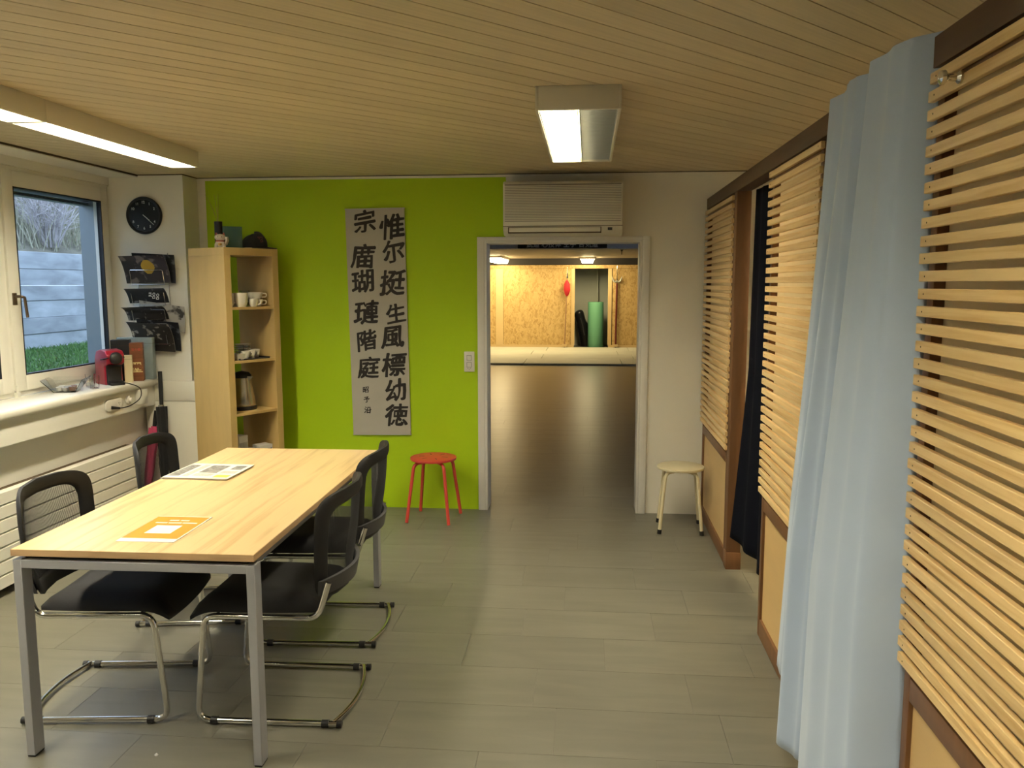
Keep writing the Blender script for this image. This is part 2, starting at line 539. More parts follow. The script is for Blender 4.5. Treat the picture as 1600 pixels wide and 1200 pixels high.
# ================================================================== lamps
def luminaire(name, label, loc, wdt, length, lit, tubemat, group=None, h=0.092):
    """origin at ceiling, near end centre; extends +y; lit: list of (x0,x1)"""
    t = thing(name, label, 'ceiling lamp', loc, 0, group)
    x0, x1 = -wdt / 2, wdt / 2
    w_ = 0.012
    hb = MB()
    hb.box(x0, x0 + w_, 0, length, -h, 0).box(x1 - w_, x1, 0, length, -h, 0)
    hb.box(x0 + w_, x1 - w_, 0, w_, -h, 0).box(x0 + w_, x1 - w_, length - w_, length, -h, 0).box(x0 + w_, x1 - w_, w_, length - w_, -0.02, 0)
    hb.build('housing', M_hous, t, bevel=0.002)
    zb = -h + 0.006
    inner = (x0 + w_ + 0.001, x1 - w_ - 0.001)
    halves = [(inner[0], inner[1])] if wdt < 0.25 else [(inner[0], (inner[0] + inner[1]) / 2 - 0.002), ((inner[0] + inner[1]) / 2 + 0.002, inner[1])]
    for i, (a, b) in enumerate(halves):
        on = i in lit
        # reflector trough with cross louvre blades; tube above
        if on:
            MB().box(a + 0.004, b - 0.004, w_ + 0.006, length - w_ - 0.006, zb + 0.026, zb + 0.030).build('diffuser', tubemat, t, smooth=0)
        else:
            MB().box(a, b, w_ + 0.002, length - w_ - 0.002, zb + 0.03, zb + 0.034).build('reflector', M_louv, t, smooth=0)
            MB().tube([((a + b) / 2, w_ + 0.02, zb + 0.052), ((a + b) / 2, length - w_ - 0.02, zb + 0.052)], 0.012, 10).build('tube', M_porc, t)
        if on and wdt > 0.25:
            for q in (1, 2):  # lengthwise fins added to keep sideways light off the upper slats
                fx = a + (b - a) * q / 3
                MB().box(fx - 0.0008, fx + 0.0008, w_ + 0.004, length - w_ - 0.004, zb + 0.001, zb + 0.025).build('added_cutoff_fin', M_louv, t, smooth=0)
        n = int(length / 0.032)
        lm = MB().box(a, b, 0, 0.002, zb, zb + (0.014 if on else 0.028)).mesh('louvre_blade', M_louv, smooth=0)
        for q in range(1, n):
            if q * 0.032 < length - 0.03:
                link('louvre_blade', lm, t, (0, w_ + q * 0.032, 0))
        MB().box(a, a + 0.003, w_ + 0.002, length - w_ - 0.002, zb, zb + 0.02).box(b - 0.003, b, w_ + 0.002, length - w_ - 0.002, zb, zb + 0.02).build('louvre_side', M_louv, t, smooth=0)
    return t


luminaire('ceiling_lamp', 'wide box ceiling lamp before the door with only its left half lit', (-0.045, 3.315, CZ), 0.335, 1.405, [0], M_tube)
luminaire('strip_lamp', 'narrow lit ceiling lamp ending nearest the wall clock', (-2.345, 3.352, CZ), 0.175, 1.36, [0], M_tube, 'strip lamps along the window side')
luminaire('strip_lamp', 'narrow lit ceiling lamp cut by the left photo edge', (-2.345, 1.99, CZ), 0.175, 1.36, [0], M_tube, 'strip lamps along the window side')
luminaire('strip_lamp', 'narrow ceiling lamp continuing the strip behind the viewer', (-2.345, 0.628, CZ), 0.175, 1.36, [0], M_tube, 'strip lamps along the window side')
luminaire('ceiling_lamp', 'wide half lit box ceiling lamp above the viewer', (-0.045, 0.2, CZ), 0.335, 1.405, [0], M_tube)
luminaire('side_lamp', 'ceiling lamp glowing behind the slatted screens', (1.65, 3.3, CZ), 0.175, 1.36, [0], M_tubes)

# ================================================================== slatted screens
def screen(label, y0, y1, first_slat_over=0.012):
    """y0 nearer end, y1 far end"""
    t = thing('slatted_screen', label, 'screen', (XP, y0, 0), 0, 'slatted wooden screens')
    L = y1 - y0
    st = 0.037
    MB().box(0, 0.04, 0, st, 0.0, 2.14).build('stile', M_brown, t, bevel=0.002)
    MB().box(0, 0.04, L - st, L, 0.0, 2.14).build('stile', M_brown, t, bevel=0.002)
    MB().box(0, 0.04, st, L - st, 0.0, 0.085).build('bottom_rail', M_brown, t, bevel=0.002)
    MB().box(0, 0.04, st, L - st, 0.605, 0.665).build('middle_rail', M_brown, t, bevel=0.002)
    MB().box(0, 0.04, st, L - st, 2.09, 2.14).build('top_rail', M_brown, t, bevel=0.002)
    MB().box(0.012, 0.024, st, L - st, 0.085, 0.605).build('lower_panel', M_ply, t, smooth=0)
    # cloth lining behind the slats, slightly wavy
    mb = MB()
    ny, nz = 40, 30
    vs = []
    for i in range(ny + 1):
        for j in range(nz + 1):
            y = st + (L - 2 * st) * i / ny
            z = 0.67 + (2.088 - 0.67) * j / nz
            vs.append((0.027 + 0.005 * noise.noise((y * 9, z * 1.2, y0)), y, z))
    fs = [(i * (nz + 1) + j, (i + 1) * (nz + 1) + j, (i + 1) * (nz + 1) + j + 1, i * (nz + 1) + j + 1) for i in range(ny) for j in range(nz)]
    mb.add(vs, fs)
    mb.build('lining', M_cream, t)
    N = 35
    p = 0.0419
    sm = MB().box(-0.016, -0.001, -first_slat_over, L + first_slat_over, 0, 0.0255).mesh('slat', M_slat, bevel=0.0015, seg=1, smooth=0)
    nail = MB()
    for i in range(N):
        z = 0.690 + i * p
        o = link('slat', sm, t, (random.uniform(-0.001, 0.0), random.uniform(-0.005, 0.005), z + random.uniform(-0.0012, 0.0012)))
    nm = MB().lathe([(0.0022, 0), (0.0022, 0.0006)], 8, M=Matrix.Rotation(R(-90), 4, 'Y')).mesh('nail', M_joint)
    for ch in [c for c in t.children if c.name.startswith('slat')]:
        for yy in (L - 0.022, 0.022):
            link('nail', nm, ch, (-0.016, yy, 0.0125))
    return t


screen('slatted pine screen nearest the back wall, behind the white stool', 4.80, YW - 0.03)
screen('slatted pine screen between the navy and the grey curtain', 3.03, 3.83)
s3 = screen('large slatted pine screen at the right photo edge', 0.95, 2.083)
hk = MB().lathe([(0.014, 0), (0.014, 0.018), (0.008, 0.024), (0.008, 0.04), (0.016, 0.048), (0.015, 0.056), (0.006, 0.06)], 16, M=Matrix.Translation((-0.004, 0.975, 2.092)) @ Matrix.Rotation(R(-90), 4, 'Y'))
hk.build('knob', M_chrome, s3)
# post and beam
po = thing('screen_post', 'brown wooden post beside the hanging navy curtain', 'post', (XP, 4.72, 0))
MB().box(0, 0.078, 0, 0.078, 0.0, 2.155).build('shaft', M_brown, po, bevel=0.002)
MB().box(-0.004, 0.082, -0.006, 0.078, 0.0, 0.10).build('foot_block', M_brown, po, bevel=0.002)
struct(MB().box(XP - 0.005, XP + 0.075, 0.3, YW - 0.005, 2.155, 2.228).build('trim_beam', M_beam, bevel=0.002), 'dark brown beam along the top of the screens')
# side skin of the far screen end near the wall
struct(MB().box(XP + 0.01, XP + 0.05, YW - 0.03, YW - 0.001, 0, 2.155).build('trim_wall_batten', M_brown, smooth=0))

# ================================================================== curtains
def sheet(rows, name, m, parent=None, thick=0.0025):
    """rows: list of lists of points (same length)"""
    n, k = len(rows), len(rows[0])
    mb = MB()
    vs = [p for r_ in rows for p in r_]
    fs = [(i * k + j, i * k + j + 1, (i + 1) * k + j + 1, (i + 1) * k + j) for i in range(n - 1) for j in range(k - 1)]
    mb.add(vs, fs)
    o = mb.build(name, m, parent, smooth=60)
    md = o.modifiers.new('thickness', 'SOLIDIFY')
    md.thickness = thick
    md.offset = 0
    return o


def lerp_list(tab, s):
    for i in range(len(tab) - 1):
        a, b = tab[i], tab[i + 1]
        if a[0] <= s <= b[0]:
            t = (s - a[0]) / (b[0] - a[0])
            t = t * t * (3 - 2 * t)
            return a[1] + (b[1] - a[1]) * t
    return tab[-1][1]


cur = thing('grey_curtain', 'long pale grey curtain hanging over the beam between two slatted screens', 'curtain', (0.76, 2.35, 0.05))
rows = []
NU, NV = 150, 60
fold = [(0, 0.1), (0.05, 0.42), (0.11, 0.45), (0.18, 0.12), (0.27, 0.0), (0.285, 0.2), (0.315, 0.85), (0.36, 0.95), (0.43, 0.62), (0.50, 0.15), (0.595, 0.0), (0.615, 0.3), (0.65, 1.0), (0.72, 1.0), (0.82, 0.82), (0.92, 0.6), (1.0, 0.2)]
for iv in range(NV + 1):
    v = iv / NV                      # 0 top .. 1 bottom
    row = []
    for iu in range(NU + 1):
        u = iu / NU                  # 0 far .. 1 near
        e = v ** 1.15
        yfar = 2.85 * (1 - e) + 3.12 * e
        y = yfar + (2.10 - yfar) * u
        f = lerp_list(fold, u)
        fine = (0.5 + 0.5 * math.sin(u * 30 + 1.0)) * (1 - v) ** 3
        amp = 0.04 + 0.085 * min(1, v * 1.5)
        x = 0.797 - amp * f - 0.012 * fine - 0.012 * v
        te = max(0.0, (u - 0.93) / 0.07)
        x += (0.04 + 0.03 * v) * te * te
        zb = 0.07 + 0.13 * math.exp(-(u / 0.22) ** 4) + 0.01 * math.sin(u * 9)
        z = 2.236 * (1 - v) + zb * v
        if u > 0.96:
            x -= 0.002 * (1 + math.sin(v * 95)) * v
            y += 0.003 * math.sin(v * 70 + 1) * v
        row.append((x - 0.76, y - 2.35, z - 0.05))
    rows.append(row)
# top return over the beam
top = []
for k_, (dx, dz) in enumerate(((0.11, -0.05), (0.10, 0.008), (0.05, 0.01))):
    top.append([(0.80 + dx - 0.76 - (0.01 if k_ == 0 else 0), p[1], 2.236 + dz - 0.05) for p in rows[0]])
sheet(top + rows, 'cloth', M_curt, cur)

nav = thing('navy_curtain', 'dark navy curtain hanging in the gap beside the brown post', 'curtain', (0.95, 4.4, 0.1))
rows = []
for iv in range(41):
    v = iv / 40
    row = []
    for iu in range(61):
        u = iu / 60
        y0_ = 4.695
        xe = 0.912 - 0.02 * v if v < 0.5 else 0.902 - 0.074 * ((v - 0.5) / 0.5) ** 1.1
        y = y0_ + (3.95 - y0_) * u
        x = 0.93 + (xe - 0.93) * max(0, 1 - u * 3.2) ** 1.2 + 0.022 * math.sin(u * 22) * (0.3 + 0.7 * v) * min(1, u * 5)
        z = 2.16 + (0.20 - 0.08 * min(1, u * 2.2) - 2.16) * v
        row.append((x - 0.95, y - 4.4, z - 0.1))
    rows.append(row)
sheet(rows, 'cloth', M_navy, nav)
MB().tube([(-0.0, -0.55, 2.065), (-0.0, 0.4, 2.065)], 0.009, 10).build('rail', M_steel, nav)

# ================================================================== air conditioner
ac = thing('air_conditioner', 'cream wall air conditioner with ribbed front above the doorway', 'air conditioner', (-0.176, YW - 0.002, 1.978))
aw, ah, ad = 0.405, 0.363, 0.195
MB().prism([(0, 0.0), (-ad + 0.05, 0.0), (-ad, 0.035), (-ad, ah - 0.02), (-ad + 0.02, ah), (0, ah)], -aw, aw, 'x').build('body', M_ac, ac, bevel=0.006)
rib = MB().box(-aw + 0.012, aw - 0.012, -ad - 0.006, -ad + 0.001, 0, 0.0065).mesh('grille_rib', M_ac, smooth=0)
for i in range(22):
    link('grille_rib', rib, ac, (0, 0, 0.098 + i * 0.0108))
MB().box(-aw + 0.012, aw - 0.012, -ad - 0.001, -ad + 0.001, 0.092, 0.342).build('grille_back', mat('ac_grille', (0.30, 0.28, 0.23), 0.6), ac, smooth=0)
MB().box(-aw, aw, -ad - 0.002, -ad + 0.004, 0.060, 0.0635).build('panel_gap', M_joint, ac, smooth=0)
MB().box(-0.37, 0.262, -ad - 0.003, -ad + 0.01, 0.014, 0.055).build('outlet_slot', M_joint, ac, smooth=0)
MB().box(-0.364, 0.256, -ad - 0.009, -ad, 0.022, 0.052, ).build('louvre', M_ac, ac, bevel=0.002)
MB().box(0.305, 0.335, -ad - 0.003, -ad + 0.004, 0.032, 0.050).build('display', M_black, ac, smooth=0)

# ================================================================== calligraphy
sc = thing('calligraphy_scroll', 'tall white panel with black brush calligraphy on the green wall', 'wall hanging', (-1.4985, YW - 0.003, 0.55))
sc.rotation_euler[1] = R(-0.75)
SW, SH = 0.215, 1.635
MB().box(-SW, SW, -0.012, 0, 0, SH).build('panel', [M_paper], sc, bevel=0.001, seg=1)
MB().box(-SW - 0.002, SW + 0.002, -0.013, 0, SH - 0.004, SH + 0.002).box(-SW - 0.002, SW + 0.002, -0.013, 0, -0.002, 0.003).build('edge_strip', M_louv, sc, smooth=0)
px = 0.43 / 277.0
big = [('惟', 280, 150, 118, 0), ('尔', 282, 285, 108, 4), ('挺', 277, 425, 124, -4), ('生', 288, 556, 98, 5), ('風', 288, 680, 112, 0), ('標', 292, 812, 118, -3), ('幼', 300, 935, 108, 3), ('徳', 306, 1050, 112, -4),
       ('宗', 148, 150, 106, 3), ('庿', 142, 295, 116, -5), ('瑚', 147, 422, 112, 2), ('璉', 163, 562, 118, -2), ('階', 162, 682, 100, 4), ('庭', 166, 822, 108, -3), ('昭', 160, 917, 32, 0), ('予', 163, 966, 30, 8), ('沿', 168, 1014, 34, -5)]
TILT = Matrix.Rotation(R(90), 4, 'X')
for ch, x, y, s, rot in big:
    me = text_mesh(ch, s * px, M_ink, extrude=0.0, offset=0.0)
    # brush feeling: bend the strokes a little and let them swell like loaded ink
    sd = random.random() * 50
    sc_ = s * px
    co = [v.co.copy() for v in me.vertices]
    pl = [tuple(p.vertices) for p in me.polygons]
    vs, fs = [], []
    for kk in range(9):
        aa = kk * math.pi / 4
        rr = 0.0 if kk == 8 else 0.038 * sc_
        b_ = len(vs)
        for q in co:
            wd = 0.75 + 0.9 * noise.noise((q.x / sc_ * 4 + sd, q.y / sc_ * 4, 9))
            nx = q.x + 0.035 * sc_ * noise.noise((q.x / sc_ * 2.5 + sd, q.y / sc_ * 2.5, 0)) + 0.05 * q.y
            ny = q.y + 0.035 * sc_ * noise.noise((q.x / sc_ * 2.5, q.y / sc_ * 2.5 + sd, 5)) + 0.10 * q.x
            vs.append((nx + rr * wd * math.cos(aa), ny + rr * wd * 0.8 * math.sin(aa), 0.0001 * kk))
        fs += [tuple(b_ + i for i in p) for p in pl]
    me = bpy.data.meshes.new('brush_character')
    me.from_pydata(vs, [], fs)
    me.materials.append(M_ink)
    o = link('brush_character', me, sc)
    cxm = sum((v.co.x for v in me.vertices)) / len(me.vertices)
    cym = sum((v.co.y for v in me.vertices)) / len(me.vertices)
    # column centre offsets follow the panel's tilt in the photograph
    xl = (x - (57 + (y - 78) * 0.038) - 139) * px
    zl = SH - (y - 78) / 1057.0 * SH
    o.matrix_local = Matrix.Translation((xl, -0.0126, zl)) @ TILT @ Matrix.Rotation(R(rot), 4, 'Z') @ Matrix.Translation((-cxm, -cym, 0))

# wall switch
sw = thing('wall_switch', 'white double switch with socket on the green wall beside the door', 'switch', (-0.848, YW - 0.001, 1.093))
MB().box(-0.038, 0.038, -0.010, 0, -0.073, 0.073).build('plate', M_porc, sw, bevel=0.004)
for zz in (0.028, -0.022):
    MB().box(-0.016, 0.014, -0.0135, -0.009, zz - 0.017, zz + 0.017).build('rocker', M_porc, sw, bevel=0.0015)
    MB().box(-0.018, 0.016, -0.0108, -0.0098, zz - 0.019, zz + 0.019).build('rocker_gap', M_grayp, sw, smooth=0)
for a in (-0.01, 0.0, 0.01):
    MB().box(a - 0.002, a + 0.002, -0.0108, -0.0098, -0.056 + abs(a) * 0.6, -0.052 + abs(a) * 0.6).build('socket_hole', M_black, sw, smooth=0)

# ================================================================== clock
ck = thing('wall_clock', 'round black wall clock with pale numerals on the white pier', 'clock', (-3.117, 5.649, 2.132))
RX = Matrix.Rotation(R(90), 4, 'X')
MB().lathe([(0.124, 0), (0.130, 0.008), (0.130, 0.022), (0.124, 0.030), (0.112, 0.026), (0.110, 0.020)], 48, M=RX).build('case', M_black, ck)
MB().lathe([(0.111, 0.0195), (0.111, 0.021)], 48, M=RX).build('dial', mat('dial_black', (0.008, 0.01, 0.01), 0.5), ck)
M_num = mat('numeral', (0.62, 0.62, 0.58), 0.5)
for h_ in (12, 1, 2, 4, 5, 6, 7, 8, 10, 11):
    a = R(90 - h_ * 30)
    me = text_mesh(str(h_), 0.025, M_num, 0.0003, 0.0004)
    o = link('numeral', me, ck)
    o.matrix_local = Matrix.Translation((0.090 * math.cos(a), -0.0222, 0.090 * math.sin(a))) @ RX
for nm_, ln, wd, ang, lab in (('minute_hand', 0.098, 0.0035, -42, 0.025), ('hour_hand', 0.055, 0.005, -40, 0.0235)):
    a = R(ang)
    M_ = Matrix.Translation((0, -lab, 0)) @ Matrix.Rotation(-a, 4, 'Y')
    MB().box(-0.006, ln, -0.001, 0, -wd / 2, wd / 2, M_).build(nm_, M_num, ck, smooth=0)

# ================================================================== bookcase (turned about 60 degrees)
th = R(60)
bc = thing('tall_shelf', 'tall narrow birch shelf unit turned toward the room in the corner', 'shelf', (-2.386, 5.275, 0), th)
# local: x along the open face (to the far right), y backwards into the unit
BWD, BDP, BH = 0.44, 0.395, 1.893
fr = 0.05
MB().box(0, fr, 0, BDP, 0, BH - fr).build('side_panel', M_birch, bc, bevel=0.001, seg=1)
MB().box(BWD - fr, BWD, 0, BDP, 0, BH - fr).build('side_panel', M_birch, bc, bevel=0.001, seg=1)
MB().box(0, BWD, 0, BDP, BH - fr, BH).build('top_board', M_birch, bc, bevel=0.001, seg=1)
MB().box(fr, BWD - fr, 0, BDP, 0, fr).build('bottom_board', M_birch, bc, bevel=0.001, seg=1)
shelf_z = [1.497, 1.135, 0.775, 0.415]
for z in shelf_z:
    MB().box(fr, BWD - fr, 0.004, BDP, z - 0.018, z).build('shelf_board', M_birch, bc, bevel=0.001, seg=1)
bcM = Matrix.Translation((-2.386, 5.275, 0)) @ Matrix.Rotation(th, 4, 'Z')


def onshelf(lx, ly, z):
    return tuple(bcM @ Vector((lx * 1.14 + (0.058 if z >= BH - 0.001 else 0.012), ly, z)))


# ================================================================== table
tb = thing('meeting_table', 'long beech topped table with grey steel legs and four chairs', 'table', (-1.535, 3.425, 0), R(0.75))
TWd, TLn = 0.425, 0.875
MB().box(-TWd, TWd, -TLn, TLn, 0.732, 0.757).build('table_top', [M_table], tb, bevel=0.002, seg=1)
eb = MB().box(-TWd - 0.0008, TWd + 0.0008, -TLn - 0.0008, -TLn + 0.0002, 0.733, 0.756).box(TWd - 0.0002, TWd + 0.0008, -TLn, TLn, 0.733, 0.756)
eb.build('edge_band', M_edge, tb, smooth=0)
MB().box(-TWd + 0.03, TWd - 0.03, -TLn + 0.03, TLn - 0.03, 0.718, 0.732).build('spacer', M_black, tb, smooth=0)
lw, ld = 0.030, 0.055
for sx in (-1, 1):
    for sy in (-1, 1):
        xa, xb = sorted((sx * TWd, sx * (TWd - lw)))
        ya, yb = sorted((sy * (TLn - 0.004), sy * (TLn - 0.004 - ld)))
        lg = MB().box(xa, xb, ya, yb, 0.006, 0.718).build('leg', M_steel, tb, bevel=0.002, seg=1)
        MB().box(xa + 0.002, xb - 0.002, ya + 0.002, yb - 0.002, 0, 0.006).build('foot_pad', M_black, lg, smooth=0)
for sy in (-1, 1):
    ya, yb = sorted((sy * (TLn - 0.004), sy * (TLn - 0.004 - ld)))
    MB().box(-TWd + lw, TWd - lw, ya, yb, 0.688, 0.718).build('end_rail', M_steel, tb, bevel=0.002, seg=1)
for sx in (-1, 1):
    xa, xb = sorted((sx * (TWd - 0.03), sx * (TWd - 0.06)))
    MB().box(xa, xb, -TLn + 0.06, TLn - 0.06, 0.688, 0.718).build('side_rail', M_steel, tb, bevel=0.002, seg=1)

# ================================================================== chairs
def make_chair():
    t = thing('meeting_chair', '', 'chair', (0, 0, 0), 0, 'meeting chairs at the table')
    hw = 0.232
    r = 0.0115
    for s in (-1, 1):
        path = rounded([(0.0, s * hw, r + 0.004), (0.548, s * hw, r + 0.004), (0.508, s * (hw - 0.002), 0.425), (0.075, s * (hw - 0.004), 0.425), (0.035, s * (hw - 0.012), 0.56)], [0.05, 0.055, 0.06], 7)
        ft = MB().tube(path, r, 12).build('side_frame', M_chrome, t)
        MB().tube([(-0.004, s * hw, r + 0.004), (0.014, s * hw, r + 0.004)], r + 0.002, 12).build('end_cap', M_black, ft)
        for xx in (0.045, 0.47):
            MB().tube([(xx, s * hw, r + 0.0036), (xx + 0.026, s * hw, r + 0.0036)], r + 0.0035, 12).build('floor_glide', M_black, ft)
    arc = [(0.03 + 0.085 * (1 - (2 * i / 16 - 1) ** 2), hw * (2 * i / 16 - 1), r + 0.008) for i in range(17)]
    arc = [(0.028 - 0.0 + 0.075 * (1 - (2 * i / 16 - 1) ** 2) * -0.55, p[1], p[2]) for i, p in enumerate(arc)]
    MB().tube(arc, 0.0095, 10).build('cross_bar', M_chrome, t)
    MB().tube([(0.46, -hw, 0.425), (0.46, hw, 0.425)], 0.009, 8).build('seat_bar', M_chrome, t)
    # seat: rounded pad with waterfall front
    mb = MB()
    NX, NY = 18, 16
    top, bot = [], []
    for i in range(NX + 1):
        for j in range(NY + 1):
            a, b = 2 * i / NX - 1, 2 * j / NY - 1
            # squircle
            k_ = 0.16
            x = a * math.sqrt(1 - k_ * b * b / 1.0 * 0.5)
            y = b * math.sqrt(1 - k_ * a * a * 0.7)
            X_ = 0.325 + 0.25 * x
            Y_ = 0.237 * y * (1.0 - 0.03 * (1 - x))
            e = max(abs(a), abs(b))
            crown = 0.5 * (1 - e ** 6)
            dr = -0.045 * max(0, x - 0.55) ** 2 / 0.2
            top.append((X_, Y_, 0.455 + 0.055 * min(1, crown * 2) + dr + 0.012 * (abs(y) ** 2) - 0.01))
            bot.append((X_, Y_, 0.440 + dr - 0.004 * (1 - e)))
    k2 = NY + 1
    n1 = len(top)
    fs = [(i * k2 + j, (i + 1) * k2 + j, (i + 1) * k2 + j + 1, i * k2 + j + 1) for i in range(NX) for j in range(NY)]
    fs += [tuple(n1 + q for q in reversed(f)) for f in fs]
    ring = [j for j in range(NY)] + [i * k2 + NY for i in range(NX)] + [NX * k2 + j for j in range(NY, 0, -1)] + [i * k2 for i in range(NX, 0, -1)]
    for i in range(len(ring)):
        a, b = ring[i], ring[(i + 1) % len(ring)]
        fs.append((a, b, b + n1, a + n1))
    mb.add(top + bot, fs)
    mb.build('seat', M_fabric, t, smooth=70)

    # backrest: curved rim with a see-through mesh
    def pos(U, V, off=0.0):
        v = (V + 1) / 2
        z = 0.475 + 0.418 * v
        wy = 0.20 + 0.062 * min(1, v * 1.9) - 0.01 * max(0, v - 0.6)
        x = 0.028 - 0.052 * v + 0.03 * math.sin(v * 3.14) * -0.3 + 0.085 * (U * U) * (0.75 + 0.25 * v)
        z -= 0.012 * U * U * v
        return (x - off, wy * U, z)
    NT = 64

    def loop(su, sv, dv=0.0):
        out = []
        for i in range(NT):
            a = 2 * math.pi * i / NT
            c, s = math.cos(a), math.sin(a)
            e = 2 / 6.5
            out.append((su * math.copysign(abs(c) ** e, c), sv * math.copysign(abs(s) ** e, s) + dv))
        return out
    outer, inner = loop(1, 1), loop(0.80, 0.74, 0.0)
    mb = MB()
    cs = []
    th_ = 0.011
    prof = [(0.0, -0.6), (0.0, 0.6), (0.3, 1.0), (0.8, 0.9), (1.0, 0.35), (1.0, -0.35), (0.8, -0.9), (0.3, -1.0)]
    for i in range(NT):
        for (q, o_) in prof:
            U = outer[i][0] * (1 - q) + inner[i][0] * q
            V = outer[i][1] * (1 - q) + inner[i][1] * q
            cs.append(pos(U, V, o_ * th_))
    K = len(prof)
    fs = [(i * K + j, i * K + (j + 1) % K, ((i + 1) % NT) * K + (j + 1) % K, ((i + 1) % NT) * K + j) for i in range(NT) for j in range(K)]
    mb.add(cs, fs)
    br = mb.build('back_rim', M_rim, t, smooth=70)
    mb = MB()
    ns = 92
    for i in range(ns):
        U = -0.81 + 1.62 * (i + 0.5) / ns
        Vm = 0.75 * (1 - min(1, abs(U / 0.82)) ** 6.5) ** (1 / 6.5)
        du = 0.0028
        vs, fs = [], []
        for j in range(9):
            V = -Vm + 2 * Vm * j / 8
            vs += [pos(U - du, V, -0.0004), pos(U + du, V, -0.0004), pos(U + du, V, 0.0004), pos(U - du, V, 0.0004)]
        for j in range(8):
            for q in range(4):
                fs.append((j * 4 + q, j * 4 + (q + 1) % 4, j * 4 + 4 + (q + 1) % 4, j * 4 + 4 + q))
        mb.add(vs, fs)
    bmsh = mb.build('back_mesh', M_fabric, t, smooth=0)
    bmsh['kind'] = 'stuff'
    # grey band low on the rear
    mb = MB()
    vs = []
    n_ = 20
    for i in range(n_ + 1):
        U = 1.02 * (2 * i / n_ - 1)
        for (V, o_) in ((-0.86, 0.012), (-0.86, 0.026), (-0.55, 0.026), (-0.55, 0.012)):
            vs.append(pos(U, V, o_))
    fs = [(i * 4 + j, i * 4 + (j + 1) % 4, (i + 1) * 4 + (j + 1) % 4, (i + 1) * 4 + j) for i in range(n_) for j in range(4)]
    fs += [(0, 1, 2, 3), tuple(n_ * 4 + j for j in (3, 2, 1, 0))]
    mb.add(vs, fs)
    bd = mb.build('back_support', M_grayp, t)
    for s in (-1, 1):
        p_ = pos(0.88 * s, -0.7, 0.027)
        MB().lathe([(0.006, -0.001), (0.006, 0.003)], 10, M=Matrix.Translation(p_) @ Matrix.Rotation(R(-90), 4, 'Y')).build('screw', M_black, bd)
    return t


c0 = make_chair()
spots = [((-2.135, 2.985), R(6), 'black mesh chair nearest the viewer on the radiator side of the table'),
         ((-2.20, 3.87), R(9), 'black mesh chair beside the umbrellas, far end of the radiator side'),
         ((-0.912, 3.065), R(181.5), 'black mesh chair tucked in nearest the viewer on the doorway side'),
         ((-0.967, 3.752), R(183), 'black mesh chair at far doorway side corner nearest the red stool')]
for i, ((x, y), a, lab) in enumerate(spots):
    c = c0 if i == 0 else copy_tree(c0)
    c.location = (x, y, 0)
    c.rotation_euler[2] = a
    c['label'] = lab

# ================================================================== stools
def stool(name, label, loc, m, rs, h, foot, rot, holes, feet):
    t = thing(name, label, 'stool', loc, rot, 'stools along the back wall')
    st = MB().lathe([(rs - 0.01, -0.020), (rs - 0.003, -0.018), (rs, -0.010), (rs - 0.002, -0.003), (rs - 0.012, 0.0), (0.001, 0.0)], 40, c=(0, 0, h)).build('seat', m, t, smooth=50)
    if holes:
        for k in range(6):
            a = k * math.pi / 3
            M_ = Matrix.Translation((0.085 * math.cos(a), 0.085 * math.sin(a), h)) @ Matrix.Rotation(a, 4, 'Z')
            MB().box(-0.02, 0.02, -0.0035, 0.0035, -0.001, 0.0005, M_).build('slot', M_black, st, smooth=0)
    for k in range(4):
        a = math.pi / 4 + k * math.pi / 2
        c, s = math.cos(a), math.sin(a)
        tr = rs - 0.012
        path = rounded([(0.05 * c, 0.05 * s, h - 0.032), (tr * c, tr * s, h - 0.034), (foot * c, foot * s, 0.002)], [0.05], 8)
        lg = MB().tube(path, 0.0115, 12).build('leg', m, t)
        if feet:
            d = (Vector(path[-2]) - Vector(path[-1])).normalized()
            MB().tube([Vector(path[-1]) - Vector((0, 0, 0.001)), Vector(path[-1]) + d * 0.028], 0.0145, 12).build('rubber_foot', M_black, lg)
        else:
            MB().box(0.09 * c - 0.01, 0.09 * c + 0.01, 0.09 * s - 0.01, 0.09 * s + 0.01, h - 0.034, h - 0.02).build('buffer', M_black, lg)
    return t


stool('red_stool', 'round red metal stool standing before the green wall', (-1.072, 5.612, 0), M_red, 0.163, 0.445, 0.215, R(-7), True, False)
stool('cream_stool', 'round cream stool with black feet between doorway and screen', (0.632, 5.505, 0), M_creamp, 0.157, 0.437, 0.196, R(-3), False, True)

# ================================================================== things on the table
np_ = thing('newspaper', 'folded newspapers lying across the far left of the table', 'newspaper', (-1.795, 3.705, 0.757), R(-1.5))
M_news = mat('newsprint', (0.66, 0.64, 0.57), 0.8)
M_newsd = mat('newsprint_grey', (0.28, 0.27, 0.25), 0.8, var=0.6, vscale=60, detail=3)
for i in range(3):
    MB().box(-0.165 + 0.006 * i, 0.155 + 0.004 * i, -0.145 - 0.003 * i, 0.14 + 0.002 * i, 0.0035 * i, 0.0035 * i + 0.003).build('folded_sheet', M_news, np_, bevel=0.001, seg=1)
zt = 0.0102
for (a, b, c, d, m_) in ((-0.145, -0.09, -0.12, 0.11, M_newsd), (-0.03, 0.06, -0.045, 0.11, M_newsd), (0.09, 0.145, 0.03, 0.11, M_newsd), (-0.075, -0.045, -0.12, 0.12, mat('news_text', (0.48, 0.46, 0.41), 0.8, var=0.3, vscale=140)), (0.075, 0.15, -0.05, 0.0, MATS['news_text']), (-0.03, 0.06, -0.11, -0.06, MATS['news_text']),
                          (0.08, 0.15, -0.13, -0.08, mat('news_yellow', (0.55, 0.58, 0.08), 0.8))):
    MB().box(a, b, c, d, zt - 0.0004, zt + 0.0002).build('print_block', m_, np_, smooth=0)

